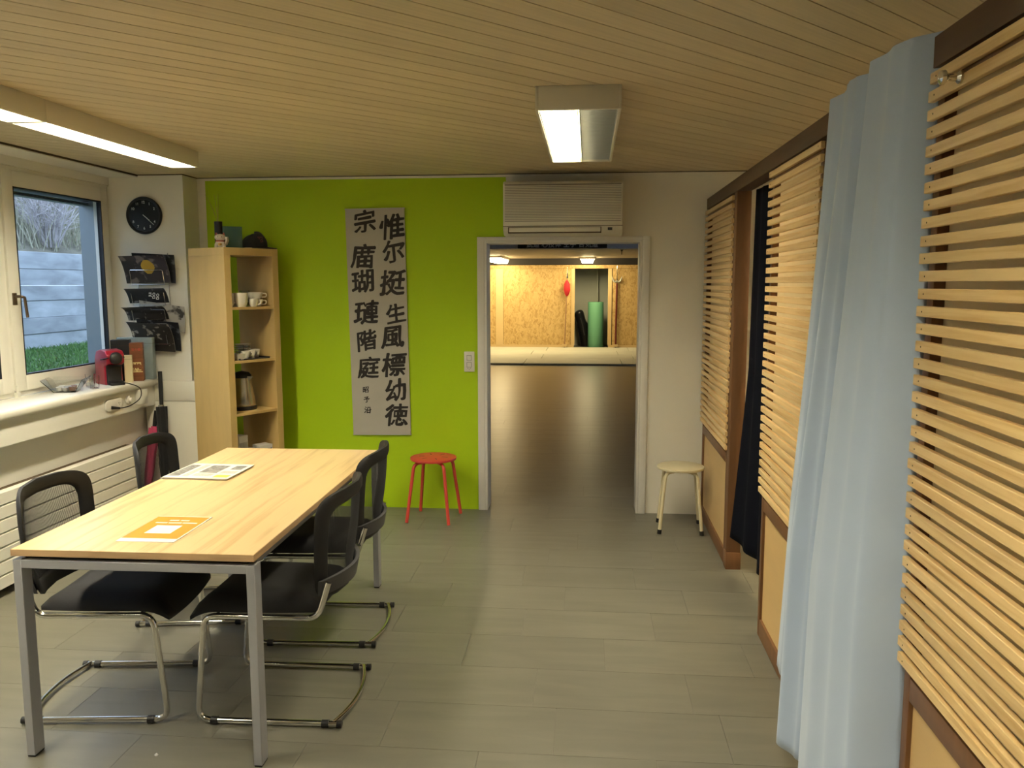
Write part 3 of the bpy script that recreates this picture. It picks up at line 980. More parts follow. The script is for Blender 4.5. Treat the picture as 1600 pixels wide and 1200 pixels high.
mg = thing('orange_brochure', 'orange brochure with white box on the near end of the table', 'brochure', (-1.535, 2.81, 0.757), R(1.0))
MB().box(-0.105, 0.105, -0.155, 0.155, 0, 0.003).build('pages', mat('brochure_white', (0.80, 0.79, 0.74), 0.35), mg, smooth=0)
M_or = mat('brochure_orange', (0.72, 0.28, 0.015), 0.35)
MB().box(-0.104, 0.1, -0.12, 0.148, 0.0029, 0.0033).build('cover_field', M_or, mg, smooth=0)
MB().box(-0.052, 0.045, -0.062, 0.035, 0.0032, 0.0036).build('white_box', MATS['brochure_white'], mg, smooth=0)
for words, yy, hh in (([(-0.035, 0.0), (0.008, 0.04)], 0.100, 0.012), ([(-0.075, -0.03), (-0.024, 0.025), (0.030, 0.085)], 0.068, 0.010)):
    for (a, b) in words:
        MB().box(a, b, yy - hh / 2, yy + hh / 2, 0.0032, 0.0036).build('cover_word', MATS['brochure_white'], mg, smooth=0)

# ================================================================== on the window sill
bo = thing('glass_bowl', 'square glass bowl of coffee capsules on the window sill', 'bowl', (-3.24, 4.83, SZ), R(20))
def frus(z0, z1, a, b, t=0.003):
    m_ = MB()
    out = [(-a, -a, z0), (a, -a, z0), (a, a, z0), (-a, a, z0), (-b, -b, z1), (b, -b, z1), (b, b, z1), (-b, b, z1)]
    inn = [(-a + t, -a + t, z0 + t), (a - t, -a + t, z0 + t), (a - t, a - t, z0 + t), (-a + t, a - t, z0 + t), (-b + t, -b + t, z1), (b - t, -b + t, z1), (b - t, b - t, z1), (-b + t, b - t, z1)]
    fs = [(3, 2, 1, 0), (0, 1, 5, 4), (1, 2, 6, 5), (2, 3, 7, 6), (3, 0, 4, 7), (8, 9, 10, 11), (8, 12, 13, 9), (9, 13, 14, 10), (10, 14, 15, 11), (11, 15, 12, 8),
          (4, 5, 13, 12), (5, 6, 14, 13), (6, 7, 15, 14), (7, 4, 12, 15)]
    return m_.add(out + inn, fs)
frus(0, 0.085, 0.06, 0.118).build('glass_wall', M_glassy, bo, smooth=0)
capc = [mat('capsule_white', (0.75, 0.72, 0.66), 0.35), mat('capsule_brown', (0.22, 0.11, 0.06), 0.4, metal=0.3), mat('capsule_silver', (0.5, 0.47, 0.42), 0.35, metal=0.6)]
capn = ['white', 'brown', 'silver']
cap_me = [MB().lathe([(0.010, 0), (0.0135, 0.002), (0.0155, 0.024), (0.0185, 0.025), (0.0185, 0.0265), (0.001, 0.0275)], 14).mesh('coffee_capsule', c) for c in capc]
bM = Matrix.Translation((-3.24, 4.83, SZ)) @ Matrix.Rotation(R(20), 4, 'Z')
for i in range(9):
    gx, gy = (i % 3 - 1) * 0.035, (i // 3 - 1) * 0.035
    p_ = bM @ Vector((gx, gy, 0.004 if i % 2 else 0.008))
    o = link('coffee_capsule', cap_me[(i * 2) % 3], None, p_, i * 1.3)
    tag(o, '%s coffee capsule, %s of the %s row inside the glass bowl' % (capn[(i * 2) % 3], ['left', 'middle', 'right'][i % 3], ['front', 'middle', 'rear'][i // 3]), 'capsule', 'coffee capsules in the bowl')
for i in range(2):
    gl = tag(MB().lathe([(0.026, 0), (0.026, 0.004), (0.03, 0.085), (0.0275, 0.085), (0.024, 0.008), (0.001, 0.007)], 20).build('small_glass', M_glassy, None, loc=(-3.15 - i * 0.085, 4.98 + i * 0.09, SZ)),
             ['small empty drinking glass beside the red coffee machine', 'small empty drinking glass between bowl and window pane'][i], 'glass', 'glasses on the sill')

# coffee machine: front faces the room obliquely
cm = thing('coffee_machine', 'red capsule coffee machine on the window sill', 'coffee machine', (-3.175, 5.22, SZ), R(-38))
M_cm = mat('machine_red', (0.32, 0.012, 0.03), 0.3, coat=0.3)
# local: x toward its front
MB().prism([(-0.13, 0.0), (0.035, 0.0), (0.03, 0.125), (0.075, 0.145), (0.082, 0.20), (0.05, 0.228), (-0.03, 0.236), (-0.10, 0.222), (-0.135, 0.17)], -0.058, 0.058, 'y').build('body', M_cm, cm, bevel=0.008, seg=3)
MB().prism([(0.034, 0.004), (0.075, 0.004), (0.078, 0.02), (0.042, 0.03), (0.040, 0.12), (0.066, 0.132), (0.03, 0.132)], -0.048, 0.048, 'y').build('front_panel', M_black, cm, bevel=0.003)
MB().lathe([(0.040, 0), (0.040, 0.02), (0.034, 0.026), (0.012, 0.028)], 28, M=Matrix.Translation((0.07, 0, 0.178)) @ Matrix.Rotation(R(80), 4, 'Y')).build('head', M_black, cm)
MB().tube(rounded([(0.0, -0.066, 0.17), (0.045, -0.066, 0.175), (0.085, -0.05, 0.185)], 0.02), 0.005, 8).tube(rounded([(0.0, 0.066, 0.17), (0.045, 0.066, 0.175), (0.085, 0.05, 0.185)], 0.02), 0.005, 8).build('lever', M_black, cm)
MB().box(0.036, 0.10, -0.045, 0.045, 0.0, 0.014).build('drip_tray', M_black, cm, bevel=0.004)

# packages beside the machine
def carton(name, label, cat, loc, rot, sx, sy, sz, m, extra=None):
    t = thing(name, label, cat, loc, rot, 'cartons at the end of the sill')
    MB().box(-sx / 2, sx / 2, -sy / 2, sy / 2, 0, sz).build('carton', m, t, bevel=0.002, seg=1)
    MB().box(-sx / 2 - 0.0004, sx / 2 + 0.0004, -sy / 2 - 0.0004, sy / 2 + 0.0004, sz * 0.86, sz * 0.865).build('lid_seam', M_joint, t, smooth=0)
    if extra:
        extra(t, sx, sy, sz)
    return t


def gold_char(t, sx, sy, sz):
    me = text_mesh('墨', 0.08, mat('gold_print', (0.75, 0.60, 0.28), 0.5), 0.0003, 0.001)
    o = link('printed_character', me, t)
    o.matrix_local = Matrix.Translation((0.0, -sy / 2 - 0.0008, sz * 0.34)) @ RX
    me = text_mesh('五十番', 0.02, mat('red_print', (0.42, 0.06, 0.03), 0.5), 0.0003, 0.0006)
    o = link('printed_line', me, t)
    o.matrix_local = Matrix.Translation((0.0, -sy / 2 - 0.0008, sz * 0.82)) @ RX


carton('black_carton', 'tall black carton behind the red coffee machine', 'box', (-3.225, 5.43, SZ), R(20), 0.12, 0.08, 0.285, M_black)
carton('brown_carton', 'brown wooden looking carton with a gold character', 'box', (-3.118, 5.44, SZ), R(22), 0.085, 0.07, 0.265, mat('carton_brown', (0.25, 0.085, 0.03), 0.5, var=0.4, vscale=5, stretch=(1, 1, 8)), gold_char)
carton('glossy_blue_carton', 'pale blue grey carton against the white pier', 'box', (-3.175, 5.535, SZ), R(5), 0.25, 0.05, 0.295, mat('carton_blue', (0.30, 0.36, 0.36), 0.25, var=0.35, vscale=7))
carton('cream_carton', 'slim cream packet right beside the coffee machine', 'box', (-3.125, 5.34, SZ), R(25), 0.05, 0.05, 0.185, mat('carton_cream', (0.66, 0.58, 0.36), 0.5))

# sockets on the sill apron with the machine's cable
so = thing('socket_strip', 'long rounded socket plate on the apron under the sill', 'socket', (-3.10, 5.09, 0.868))
def pill(l, r_, n=10):
    return [(l * 0.5 + r_ * math.cos(a), r_ * math.sin(a)) for a in [(-0.5 + i / n) * math.pi for i in range(n + 1)]] + [(-l * 0.5 + r_ * math.cos(a), r_ * math.sin(a)) for a in [(0.5 + i / n) * math.pi for i in range(n + 1)]]
MB().prism(pill(0.13, 0.037), 0, 0.012, 'x').build('plate', M_porc, so, bevel=0.003)
MB().lathe([(0.027, 0.011), (0.027, 0.0135), (0.024, 0.0135)], 24, M=Matrix.Translation((0, 0.05, 0)) @ Matrix.Rotation(R(90), 4, 'Y')).build('outlet', M_porc, so)
for (dy, dz) in ((-0.008, 0.004), (0.008, 0.004), (0, -0.006)):
    MB().lathe([(0.003, 0.0134), (0.003, 0.0142)], 8, M=Matrix.Translation((0, 0.05 + dy, dz)) @ Matrix.Rotation(R(90), 4, 'Y')).build('socket_hole', M_black, so)
kn = thing('apron_knob', 'round white knob on the apron between two sockets', 'switch', (-3.10, 5.265, 0.875))
MB().lathe([(0.027, 0), (0.027, 0.012), (0.022, 0.016), (0.016, 0.018), (0.014, 0.034), (0.001, 0.035)], 24, M=Matrix.Rotation(R(90), 4, 'Y')).build('knob', M_porc, kn)
jb = thing('junction_box', 'square white box on the apron near the pier', 'switch', (-3.10, 5.40, 0.878))
MB().box(0, 0.045, -0.045, 0.045, -0.05, 0.05).build('housing', M_frame, jb, bevel=0.004)
MB().box(0.045, 0.048, -0.03, 0.03, -0.03, 0.03).build('cover', M_frame, jb, bevel=0.001)
cb = MB()
pts = [(-3.12, 5.24, SZ + 0.005), (-3.06, 5.22, SZ + 0.006), (-3.03, 5.30, 0.95), (-3.03, 5.30, 0.885), (-3.05, 5.22, 0.845), (-3.06, 5.12, 0.84), (-3.085, 5.06, 0.848)]
cbo = thing('power_cable', 'black power cable from the coffee machine to the socket', 'cable', (-3.06, 5.2, 0.84))
def spl(P_, n=8):
    P_ = [Vector(p) for p in P_]
    out = []
    for i in range(len(P_) - 1):
        a, b, c, d = P_[max(i - 1, 0)], P_[i], P_[i + 1], P_[min(i + 2, len(P_) - 1)]
        for k_ in range(n):
            s = k_ / n
            out.append(0.5 * ((2 * b) + (-a + c) * s + (2 * a - 5 * b + 4 * c - d) * s * s + (-a + 3 * b - 3 * c + d) * s ** 3))
    out.append(P_[-1])
    return out
org = Vector((-3.06, 5.2, 0.84))
MB().tube([p - org for p in spl(pts)], 0.0035, 8).build('cord', M_black, cbo)
MB().tube([Vector((-3.062, 5.10, 0.842)) - org, Vector((-3.083, 5.045, 0.852)) - org], [0.007, 0.011], 10).build('plug', M_black, cbo)

# magazine racks on the pier
rk = thing('magazine_rack', 'wire magazine rack on the white pier below the clock', 'rack', (-3.08, 5.648, 1.15))
wires = MB()
for s in (-1, 1):
    wires.tube([(s * 0.115, -0.004, 0.05), (s * 0.115, -0.004, 0.72)], 0.0025, 6)
wires.build('back_wire', M_chrome, rk)
tiers = [(0.50, 0.70), (0.355, 0.475), (0.225, 0.36), (0.08, 0.27)]
for (a, b) in tiers:
    w_ = MB()
    w_.tube(rounded([(-0.12, -0.004, a + 0.0), (-0.12, -0.075, a), (-0.12, -0.10, a + 0.10), (0.12, -0.10, a + 0.10), (0.12, -0.075, a), (0.12, -0.004, a)], 0.01, 4), 0.0022, 6)
    w_.tube([(-0.12, -0.075, a), (0.12, -0.075, a)], 0.0022, 6)
    w_.build('basket', M_chrome, rk)
M_mags = [mat('mag_dark', (0.03, 0.022, 0.026), 0.3, var=0.7, vscale=14, col2=(0.16, 0.13, 0.12), sharp=(0.38, 0.46)),
          mat('mag_black', (0.014, 0.015, 0.018), 0.3, var=0.7, vscale=16, col2=(0.13, 0.14, 0.15), sharp=(0.36, 0.42)),
          mat('mag_grey', (0.42, 0.40, 0.35), 0.4, var=0.7, vscale=10, col2=(0.05, 0.045, 0.04), sharp=(0.40, 0.46)),
          mat('mag_photo', (0.025, 0.022, 0.02), 0.3, var=0.7, vscale=18, col2=(0.3, 0.28, 0.23), sharp=(0.36, 0.42))]
M_pages = mat('pages', (0.62, 0.58, 0.48), 0.8)


def magazine(label, cxm, zb_, wd, ht, depth, lean, curl, m, deco=None, roll_=0.0):
    """magazine standing in the rack, top leaning out to the room and drooping"""
    t = thing('magazine', label, 'magazine', (cxm, 5.648, zb_), 0, 'magazines in the wall rack')
    t.rotation_euler[1] = R(roll_)
    n = 10
    th_ = 0.004
    front, back = [], []
    for i in range(n + 1):
        s = i / n
        y = -depth - lean * s - curl * s ** 2.5
        z = ht * s - curl * 0.6 * s ** 3
        front.append((y - th_, z)); back.append((y, z))
    cv = MB().prism(front + back[::-1], -wd / 2, wd / 2, 'x').build('cover', m, t, smooth=50)
    MB().prism([(y + th_ + 0.0005, z - 0.001) for y, z in front] + [(y + 0.0065, z - 0.001) for y, z in back[::-1]], -wd / 2 + 0.002, wd / 2 - 0.002, 'x').build('pages', M_pages, t, smooth=50)
    if deco:
        deco(t, front)
    return t


def deco_gold(t, fr_):
    M_g = mat('mag_gold', (0.42, 0.27, 0.03), 0.4)
    mid = [fr_[i] for i in range(3, 9)]
    n = len(mid)
    vs, fs = [], []
    for i, (y, z) in enumerate(mid):
        wq = 0.05 * math.sin(math.pi * (i + 0.6) / (n + 0.2))
        vs += [(0.02 - wq, y - 0.0006, z), (0.02 + wq, y - 0.0006, z)]
    for i in range(n - 1):
        fs.append((2 * i, 2 * i + 1, 2 * i + 3, 2 * i + 2))
    MB().add(vs, fs).build('cover_emblem', M_g, t)


def deco_text(t, fr_):
    y, z = fr_[6]
    me = text_mesh('JUN\nDO 80\nDO MU', 0.028, M_num, 0.0002, 0.0006)
    o = link('cover_title', me, t)
    o.matrix_local = Matrix.Translation((0.06, y - 0.006, z)) @ Matrix.Rotation(R(78), 4, 'X') @ Matrix.Rotation(R(90), 4, 'Z')


magazine('rear magazine of the top rack tier, edges fanned to the right', -3.055, 1.665, 0.31, 0.21, 0.03, 0.01, 0.02, M_mags[1], None, 3)
magazine('front dark magazine with a gold emblem in the top rack tier', -3.085, 1.66, 0.325, 0.215, 0.055, 0.045, 0.045, M_mags[0], deco_gold, -1)
magazine('thin black magazine with pale title, second rack tier', -3.085, 1.52, 0.29, 0.12, 0.06, 0.04, 0.03, M_mags[1], deco_text, -1)
magazine('pale grey magazine sticking out to the right of the rack', -3.02, 1.33, 0.33, 0.20, 0.02, 0.03, 0.02, M_mags[2], None, 8)
magazine('dark magazine in front of the pale grey one, third tier', -3.10, 1.40, 0.30, 0.125, 0.055, 0.04, 0.05, M_mags[3], None, -2)
magazine('large black and white magazine drooping in the lowest tier', -3.07, 1.18, 0.30, 0.24, 0.045, 0.06, 0.06, M_mags[3], None, 3)
magazine('rear dark magazine of the lowest rack tier', -3.045, 1.19, 0.31, 0.225, 0.02, 0.03, 0.03, M_mags[1], None, 5)

# umbrellas leaning in the corner
def umbrella(label, foot, top, m, hl, rmax, hook):
    f, t_ = Vector(foot), Vector(top)
    t = thing('umbrella', label, 'umbrella', foot, 0, 'umbrellas in the corner')
    d = (t_ - f)
    L = d.length
    u = d.normalized()
    ns = 24
    # folded pleated canopy
    a = Vector((0, 1, 0)); a = (a - u * a.dot(u)).normalized(); b = u.cross(a)
    prof = [(0.06, 0.010), (0.12, 0.018), (0.3, 0.8 * rmax), (0.55, rmax), (0.62, rmax * 0.95)]
    prof = [(p * (1 - hl / L) / 0.62, r_) for p, r_ in prof]
    vs = []
    for (s, r_) in prof:
        for j in range(ns):
            an = 2 * math.pi * j / ns
            rr = r_ * (0.82 + 0.18 * math.cos(8 * an + s * 5))
            vs.append(u * (L * s) + a * rr * math.cos(an) + b * rr * math.sin(an))
    fs = [(i * ns + j, i * ns + (j + 1) % ns, (i + 1) * ns + (j + 1) % ns, (i + 1) * ns + j) for i in range(len(prof) - 1) for j in range(ns)]
    fs += [tuple(range(ns)), tuple((len(prof) - 1) * ns + j for j in range(ns))]
    MB().add(vs, fs).build('canopy', m, t, smooth=70)
    MB().tube([Vector((0, 0, 0)), u * (L * 0.1)], 0.005, 8).build('tip', M_black, t)
    MB().tube([u * (L - hl), u * (L - hl * 0.5), u * L], [0.013, 0.015, 0.014], 12).build('grip', M_black, t)
    MB().tube([u * (L - hl - 0.012), u * (L - hl + 0.012)], 0.022, 14).build('collar', M_chrome if hook else m, t)
    return t


M_pink = mat('umbrella_pink', (0.60, 0.07, 0.16), 0.6)
umbrella('folded pink umbrella with black grip leaning in the corner', (-3.125, 5.43, 0.004), (-3.065, 5.56, 0.755), M_pink, 0.125, 0.040, False)
umbrella('folded black umbrella with long handle leaning against the pier', (-2.965, 5.44, 0.004), (-3.03, 5.575, 1.035), M_fabric, 0.25, 0.042, True)

# ================================================================== on top of the shelf
vz = BH
va = thing('reed_vase', 'slim black vase with dry reeds on top of the shelf', 'vase', onshelf(0.09, 0.27, vz))
MB().lathe([(0.026, 0), (0.027, 0.01), (0.027, 0.185), (0.024, 0.186), (0.022, 0.178)], 24).build('body', M_black, va)
M_reed = mat('dry_reed', (0.36, 0.27, 0.10), 0.7)
for (dx, dy) in ((-0.085, 0.0), (-0.03, 0.02), (0.012, -0.01)):
    MB().tube([(0, 0, 0.17), (dx * 0.4, dy * 0.4, 0.27), (dx, dy, 0.37)], [0.0016, 0.0014, 0.0008], 6).build('reed', M_reed, va)
ct = thing('cat_figurine', 'small white beckoning cat figurine on the shelf top', 'figurine', onshelf(0.03, 0.16, vz), R(20))
M_catw = mat('cat_white', (0.72, 0.64, 0.54), 0.35)
M_catr = mat('cat_red', (0.42, 0.07, 0.04), 0.4)
MB().lathe([(0.026, 0), (0.036, 0.012), (0.037, 0.026), (0.028, 0.044), (0.02, 0.05)], 24).build('body', M_catw, ct)
hd = MB().lathe([(0.004, 0), (0.024, 0.006), (0.036, 0.022), (0.034, 0.036), (0.02, 0.047), (0.002, 0.05)], 24, c=(0, 0, 0.045)).build('head', M_catw, ct)
for s in (-1, 1):
    MB().add([(s * 0.032, 0.006, 0.083), (s * 0.012, 0.006, 0.091), (s * 0.026, 0.006, 0.106), (s * 0.032, -0.008, 0.08), (s * 0.012, -0.008, 0.089), (s * 0.026, -0.004, 0.105)], [(0, 1, 2), (3, 5, 4), (0, 2, 5, 3), (1, 4, 5, 2), (0, 3, 4, 1)]).build('ear', M_catr, hd, smooth=0)
    MB().lathe([(0.003, 0), (0.003, 0.002)], 8, M=Matrix.Translation((s * 0.012, -0.033, 0.074)) @ RX).build('eye', M_black, hd)
    MB().lathe([(0.006, 0), (0.013, 0.006), (0.011, 0.02), (0.004, 0.026)], 14, c=(s * 0.024, -0.026, 0)).build('paw', M_catw, ct)
MB().tube([(0.036, -0.005, 0.025), (0.046, -0.01, 0.05), (0.042, -0.014, 0.074)], [0.010, 0.011, 0.011], 10).build('raised_arm', M_catw, ct)
MB().lathe([(0.03, 0), (0.032, 0.004), (0.029, 0.008)], 24, c=(0, 0, 0.043)).build('collar', M_catr, ct)
MB().lathe([(0.004, 0), (0.012, 0.004), (0.012, 0.014), (0.004, 0.018)], 14, c=(0.0, -0.034, 0.016)).build('coin', mat('coin_gold', (0.5, 0.32, 0.08), 0.35, metal=0.5), ct)
tg = thing('teal_glass_block', 'upright teal glass plaque on the shelf top beside the cap', 'glass plaque', onshelf(0.16, 0.23, vz), R(32))
MB().box(-0.065, 0.065, -0.02, 0.02, 0, 0.155).build('block', mat('teal_glass', (0.10, 0.22, 0.21), 0.12, trans=0.25), tg, bevel=0.004)
MB().box(-0.07, 0.07, -0.026, 0.026, -0.0005, 0.006).build('stand', M_glassy, tg, bevel=0.001, seg=1)
MB().box(-0.0225, 0.0225, -0.012, 0.012, 0, 0.006).build('pale_card', mat('card', (0.6, 0.5, 0.33), 0.7), None, loc=onshelf(0.16, 0.06, vz), rotz=R(50))
tag(bpy.data.objects['pale_card'], 'tiny pale card lying at the shelf top edge', 'card')
cp = thing('baseball_hat', 'black baseball cap lying on top of the shelf', 'hat', onshelf(0.275, 0.16, vz), R(35))
mb = MB()
NA, NB_ = 28, 10
vs = []
for j in range(NB_ + 1):
    q = j / NB_ * math.pi / 2
    for i in range(NA):
        a = 2 * math.pi * i / NA
        rr = math.cos(q) ** 0.75
        bump_ = 1 + 0.06 * noise.noise((math.cos(a) * 2, math.sin(a) * 2, q * 2))
        vs.append((0.088 * rr * math.cos(a) * bump_, 0.095 * rr * math.sin(a) * bump_, 0.012 + 0.10 * math.sin(q) ** 0.9 * bump_ + 0.012 * math.cos(a) * math.sin(q)))
fs = [(j * NA + i, j * NA + (i + 1) % NA, (j + 1) * NA + (i + 1) % NA, (j + 1) * NA + i) for j in range(NB_) for i in range(NA)]
fs.append(tuple(range(NA)))
mb.add(vs, fs).build('crown', M_fabric, cp, smooth=80)
mb = MB()
vs = []
for i in range(15):
    a = -1.15 + 2.3 * i / 14
    for rr, zz in ((0.084, 0.016), (0.155 - 0.03 * abs(a), 0.006 - 0.006 * a * a)):
        vs.append((rr * math.cos(a), rr * math.sin(a), max(0.002, zz)))
vs2 = [(x, y, z + 0.004) for x, y, z in vs]
fs = [(2 * i, 2 * i + 1, 2 * i + 3, 2 * i + 2) for i in range(14)]
fs2 = [tuple(30 + q for q in f[::-1]) for f in fs]
ed = [(2 * i + 1, 2 * i + 31, 2 * i + 33, 2 * i + 3) for i in range(14)]
mb.add(vs + vs2, fs + fs2 + ed).build('visor', M_fabric, cp, smooth=60)
me = text_mesh('忍', 0.045, mat('cap_print', (0.14, 0.05, 0.05), 0.7), 0.0003, 0.0006)
o = link('cap_emblem', me, cp)
o.matrix_local = Matrix.Translation((0.02, -0.0835, 0.063)) @ Matrix.Rotation(R(-12), 4, 'X') @ RX

# ================================================================== inside the shelf
def cup(label, lx, ly, z, r_, h, rot, grp='cups in the shelf'):
    t = thing('cup', label, 'cup', onshelf(lx, ly, z), th + rot, grp)
    r_ *= 1.3
    h *= 1.08
    MB().lathe([(r_ * 0.62, 0), (r_ * 0.66, 0.004), (r_ * 0.85, h * 0.35), (r_, h), (r_ - 0.003, h), (r_ * 0.8, h * 0.35), (0.002, 0.008)], 22).build('bowl', M_porc, t)
    MB().tube(rounded([(r_ * 0.88, 0, h * 0.82), (r_ * 1.45, 0, h * 0.80), (r_ * 1.40, 0, h * 0.32), (r_ * 0.80, 0, h * 0.28)], 0.012, 4), 0.0042, 8).build('handle', M_porc, t)
    return t


s1 = shelf_z[0]
cup('tall white cup at the left of the upper shelf', 0.135, 0.06, s1, 0.038, 0.088, R(-200))
cup('white cup half hidden at the far left of the upper shelf', 0.085, 0.12, s1, 0.036, 0.084, R(-110))
cup('lower white cup of the stacked pair on the upper shelf', 0.255, 0.085, s1, 0.040, 0.046, R(-20))
cup('upper white cup of the stacked pair on the upper shelf', 0.252, 0.085, s1 + 0.0505, 0.042, 0.044, R(-25))
cup('small white espresso cup in front of the stacked pair', 0.205, 0.035, s1, 0.026, 0.052, R(-35))
cup('white cup standing behind the others on the upper shelf', 0.20, 0.19, s1, 0.038, 0.085, R(-10))
for i, (lx, ly) in enumerate(((0.25, 0.20), (0.29, 0.25))):
    t = thing('tumbler', ['clear tumbler behind the stacked cups', 'clear tumbler at the back of the upper shelf'][i], 'glass', onshelf(lx, ly, s1), 0, 'tumblers in the shelf')
    MB().lathe([(0.026, 0), (0.028, 0.004), (0.031, 0.11), (0.0285, 0.11), (0.025, 0.008), (0.001, 0.007)], 20).build('glass', M_glassy, t)
s2 = shelf_z[1]
tr = thing('serving_tray', 'thin dark tray carrying cups on the middle shelf', 'tray', onshelf(0.19, 0.12, s2), th)
MB().box(-0.125, 0.125, -0.105, 0.16, 0, 0.005).build('base', M_black, tr, bevel=0.002, seg=1)
MB().box(-0.125, -0.12, -0.105, 0.16, 0.005, 0.012).box(0.12, 0.125, -0.105, 0.16, 0.005, 0.012).build('rim', M_black, tr, smooth=0)
sb = thing('sugar_tray', 'small white dish at the left of the middle shelf', 'dish', onshelf(0.095, 0.055, s2 + 0.005), th)
frus(0, 0.04, 0.026, 0.034).build('dish_wall', M_porc, sb, smooth=0)
frus(0.001, 0.006, 0.02, 0.021).build('dish_base', M_porc, sb, smooth=0)
cup('left white espresso cup on the dark tray', 0.155, 0.07, s2 + 0.005, 0.026, 0.05, R(-15), 'cups on the tray')
cup('right white espresso cup on the dark tray', 0.21, 0.085, s2 + 0.005, 0.026, 0.05, R(-15), 'cups on the tray')
cup('white espresso cup at the right end of the tray', 0.262, 0.12, s2 + 0.005, 0.026, 0.052, R(150), 'cups on the tray')
for i in range(6):
    t = thing('saucer', 'grey saucer number %s from the bottom of the saucer pile' % ['one', 'two', 'three', 'four', 'five', 'six'][i], 'saucer', onshelf(0.23, 0.21, s2 + 0.005 + i * 0.0155), 0, 'saucers piled on the tray')
    MB().lathe([(0.025, 0), (0.03, 0.002), (0.055, 0.012), (0.053, 0.0145), (0.026, 0.006), (0.001, 0.006)], 24).build('dish', M_porc, t)
for i in range(3):
    t = thing('tumbler', ['left', 'middle', 'right'][i] + ' dark tumbler behind the tray cups', 'glass', onshelf(0.085 + 0.055 * i, 0.19 + 0.02 * (i % 2), s2 + 0.005), 0, 'tumblers in the shelf')
    MB().lathe([(0.023, 0), (0.025, 0.004), (0.027, 0.085), (0.0245, 0.085), (0.022, 0.008), (0.001, 0.007)], 20).build('glass', M_glassy, t)
s3z = shelf_z[2]
kt = thing('kettle', 'black and steel electric kettle on its base in the shelf', 'kettle', onshelf(0.19, 0.17, s3z), th + R(-75))
kt.scale = (1.14, 1.14, 1.14)
M_st = mat('kettle_steel', (0.55, 0.54, 0.50), 0.25, metal=1.0)
MB().lathe([(0.082, 0), (0.084, 0.006), (0.08, 0.018), (0.06, 0.022)], 28).build('base', M_black, kt)
MB().lathe([(0.074, 0.022), (0.077, 0.03), (0.066, 0.13), (0.056, 0.20), (0.05, 0.205)], 28).build('vessel', M_st, kt)
MB().lathe([(0.0565, 0.195), (0.056, 0.212), (0.042, 0.228), (0.012, 0.236), (0.001, 0.238)], 28).build('lid', M_black, kt)
MB().tube(rounded([(-0.05, 0, 0.205), (-0.112, 0, 0.215), (-0.122, 0, 0.07), (-0.076, 0, 0.05)], 0.04, 6), 0.013, 10).build('handle', M_black, kt)
MB().add([(0.052, -0.018, 0.175), (0.052, 0.018, 0.175), (0.085, 0, 0.205), (0.05, -0.02, 0.208), (0.05, 0.02, 0.208)], [(0, 1, 2), (0, 2, 3), (1, 4, 2), (3, 2, 4), (0, 3, 4, 1)]).build('spout', M_st, kt, smooth=0)
s4 = shelf_z[3]
def shelfbox(label, lx, ly, rot, sx, sy, sz, m, m2):
    t = thing('tea_box', label, 'box', onshelf(lx, ly, s4), th + rot, 'cartons in the lower shelf')
    MB().box(-sx / 2, sx / 2, -sy / 2, sy / 2, 0, sz).build('carton', m, t, bevel=0.0015, seg=1)
    MB().box(-sx / 2 + 0.006, sx / 2 - 0.006, -sy / 2 - 0.0006, -sy / 2, sz * 0.15, sz * 0.75).build('printed_front', m2, t, smooth=0)
    MB().box(-sx / 2 + 0.004, sx / 2 - 0.004, -sy / 2 + 0.004, sy / 2 - 0.004, sz, sz + 0.0008).build('lid', m, t, smooth=0)
M_bxw = mat('box_white', (0.62, 0.60, 0.56), 0.5)
shelfbox('upright white carton at the left of the lower shelf', 0.125, 0.13, R(8), 0.085, 0.08, 0.185, M_bxw, mat('box_grey', (0.45, 0.43, 0.40), 0.5, var=0.4, vscale=25))
shelfbox('white carton with blue printed front in the lower shelf', 0.262, 0.08, R(-4), 0.105, 0.09, 0.105, M_bxw, mat('box_blue', (0.02, 0.03, 0.22), 0.5, var=0.5, vscale=40, col2=(0.5, 0.5, 0.55), sharp=(0.35, 0.42)))
rl = thing('paper_roll', 'grey rolled packet between two cartons on the lower shelf', 'roll', onshelf(0.195, 0.09, s4), th)
MB().tube([(0, -0.03, 0.045), (0, 0.12, 0.045)], 0.044, 24).build('wrap', mat('roll_grey', (0.20, 0.19, 0.18), 0.4), rl)
MB().tube([(0, -0.031, 0.045), (0, -0.028, 0.045)], 0.016, 16).build('core', M_black, rl)

# little scraps on the floor
for i, (x, y, lab) in enumerate(((-1.50, 2.60, 'crumpled white paper scrap on the floor near the table'), (-1.86, 2.48, 'tiny dark scrap beside the near table leg'))):
    mb = MB()
    vs = [(0.009 * math.cos(a) * random.uniform(0.6, 1.2), 0.007 * math.sin(a) * random.uniform(0.6, 1.2), 0.0005) for a in [k * 1.047 for k in range(6)]]
    vs += [(0.5 * x_, 0.5 * y_, random.uniform(0.004, 0.008)) for x_, y_, z_ in vs]
    fs = [(k, (k + 1) % 6, 6 + (k + 1) % 6, 6 + k) for k in range(6)] + [tuple(range(6, 12)), tuple(range(5, -1, -1))]
    tag(mb.add(vs, fs).build('paper_scrap', M_bxw if i == 0 else M_joint, None, smooth=0, loc=(x, y, 0)), lab, 'scrap')

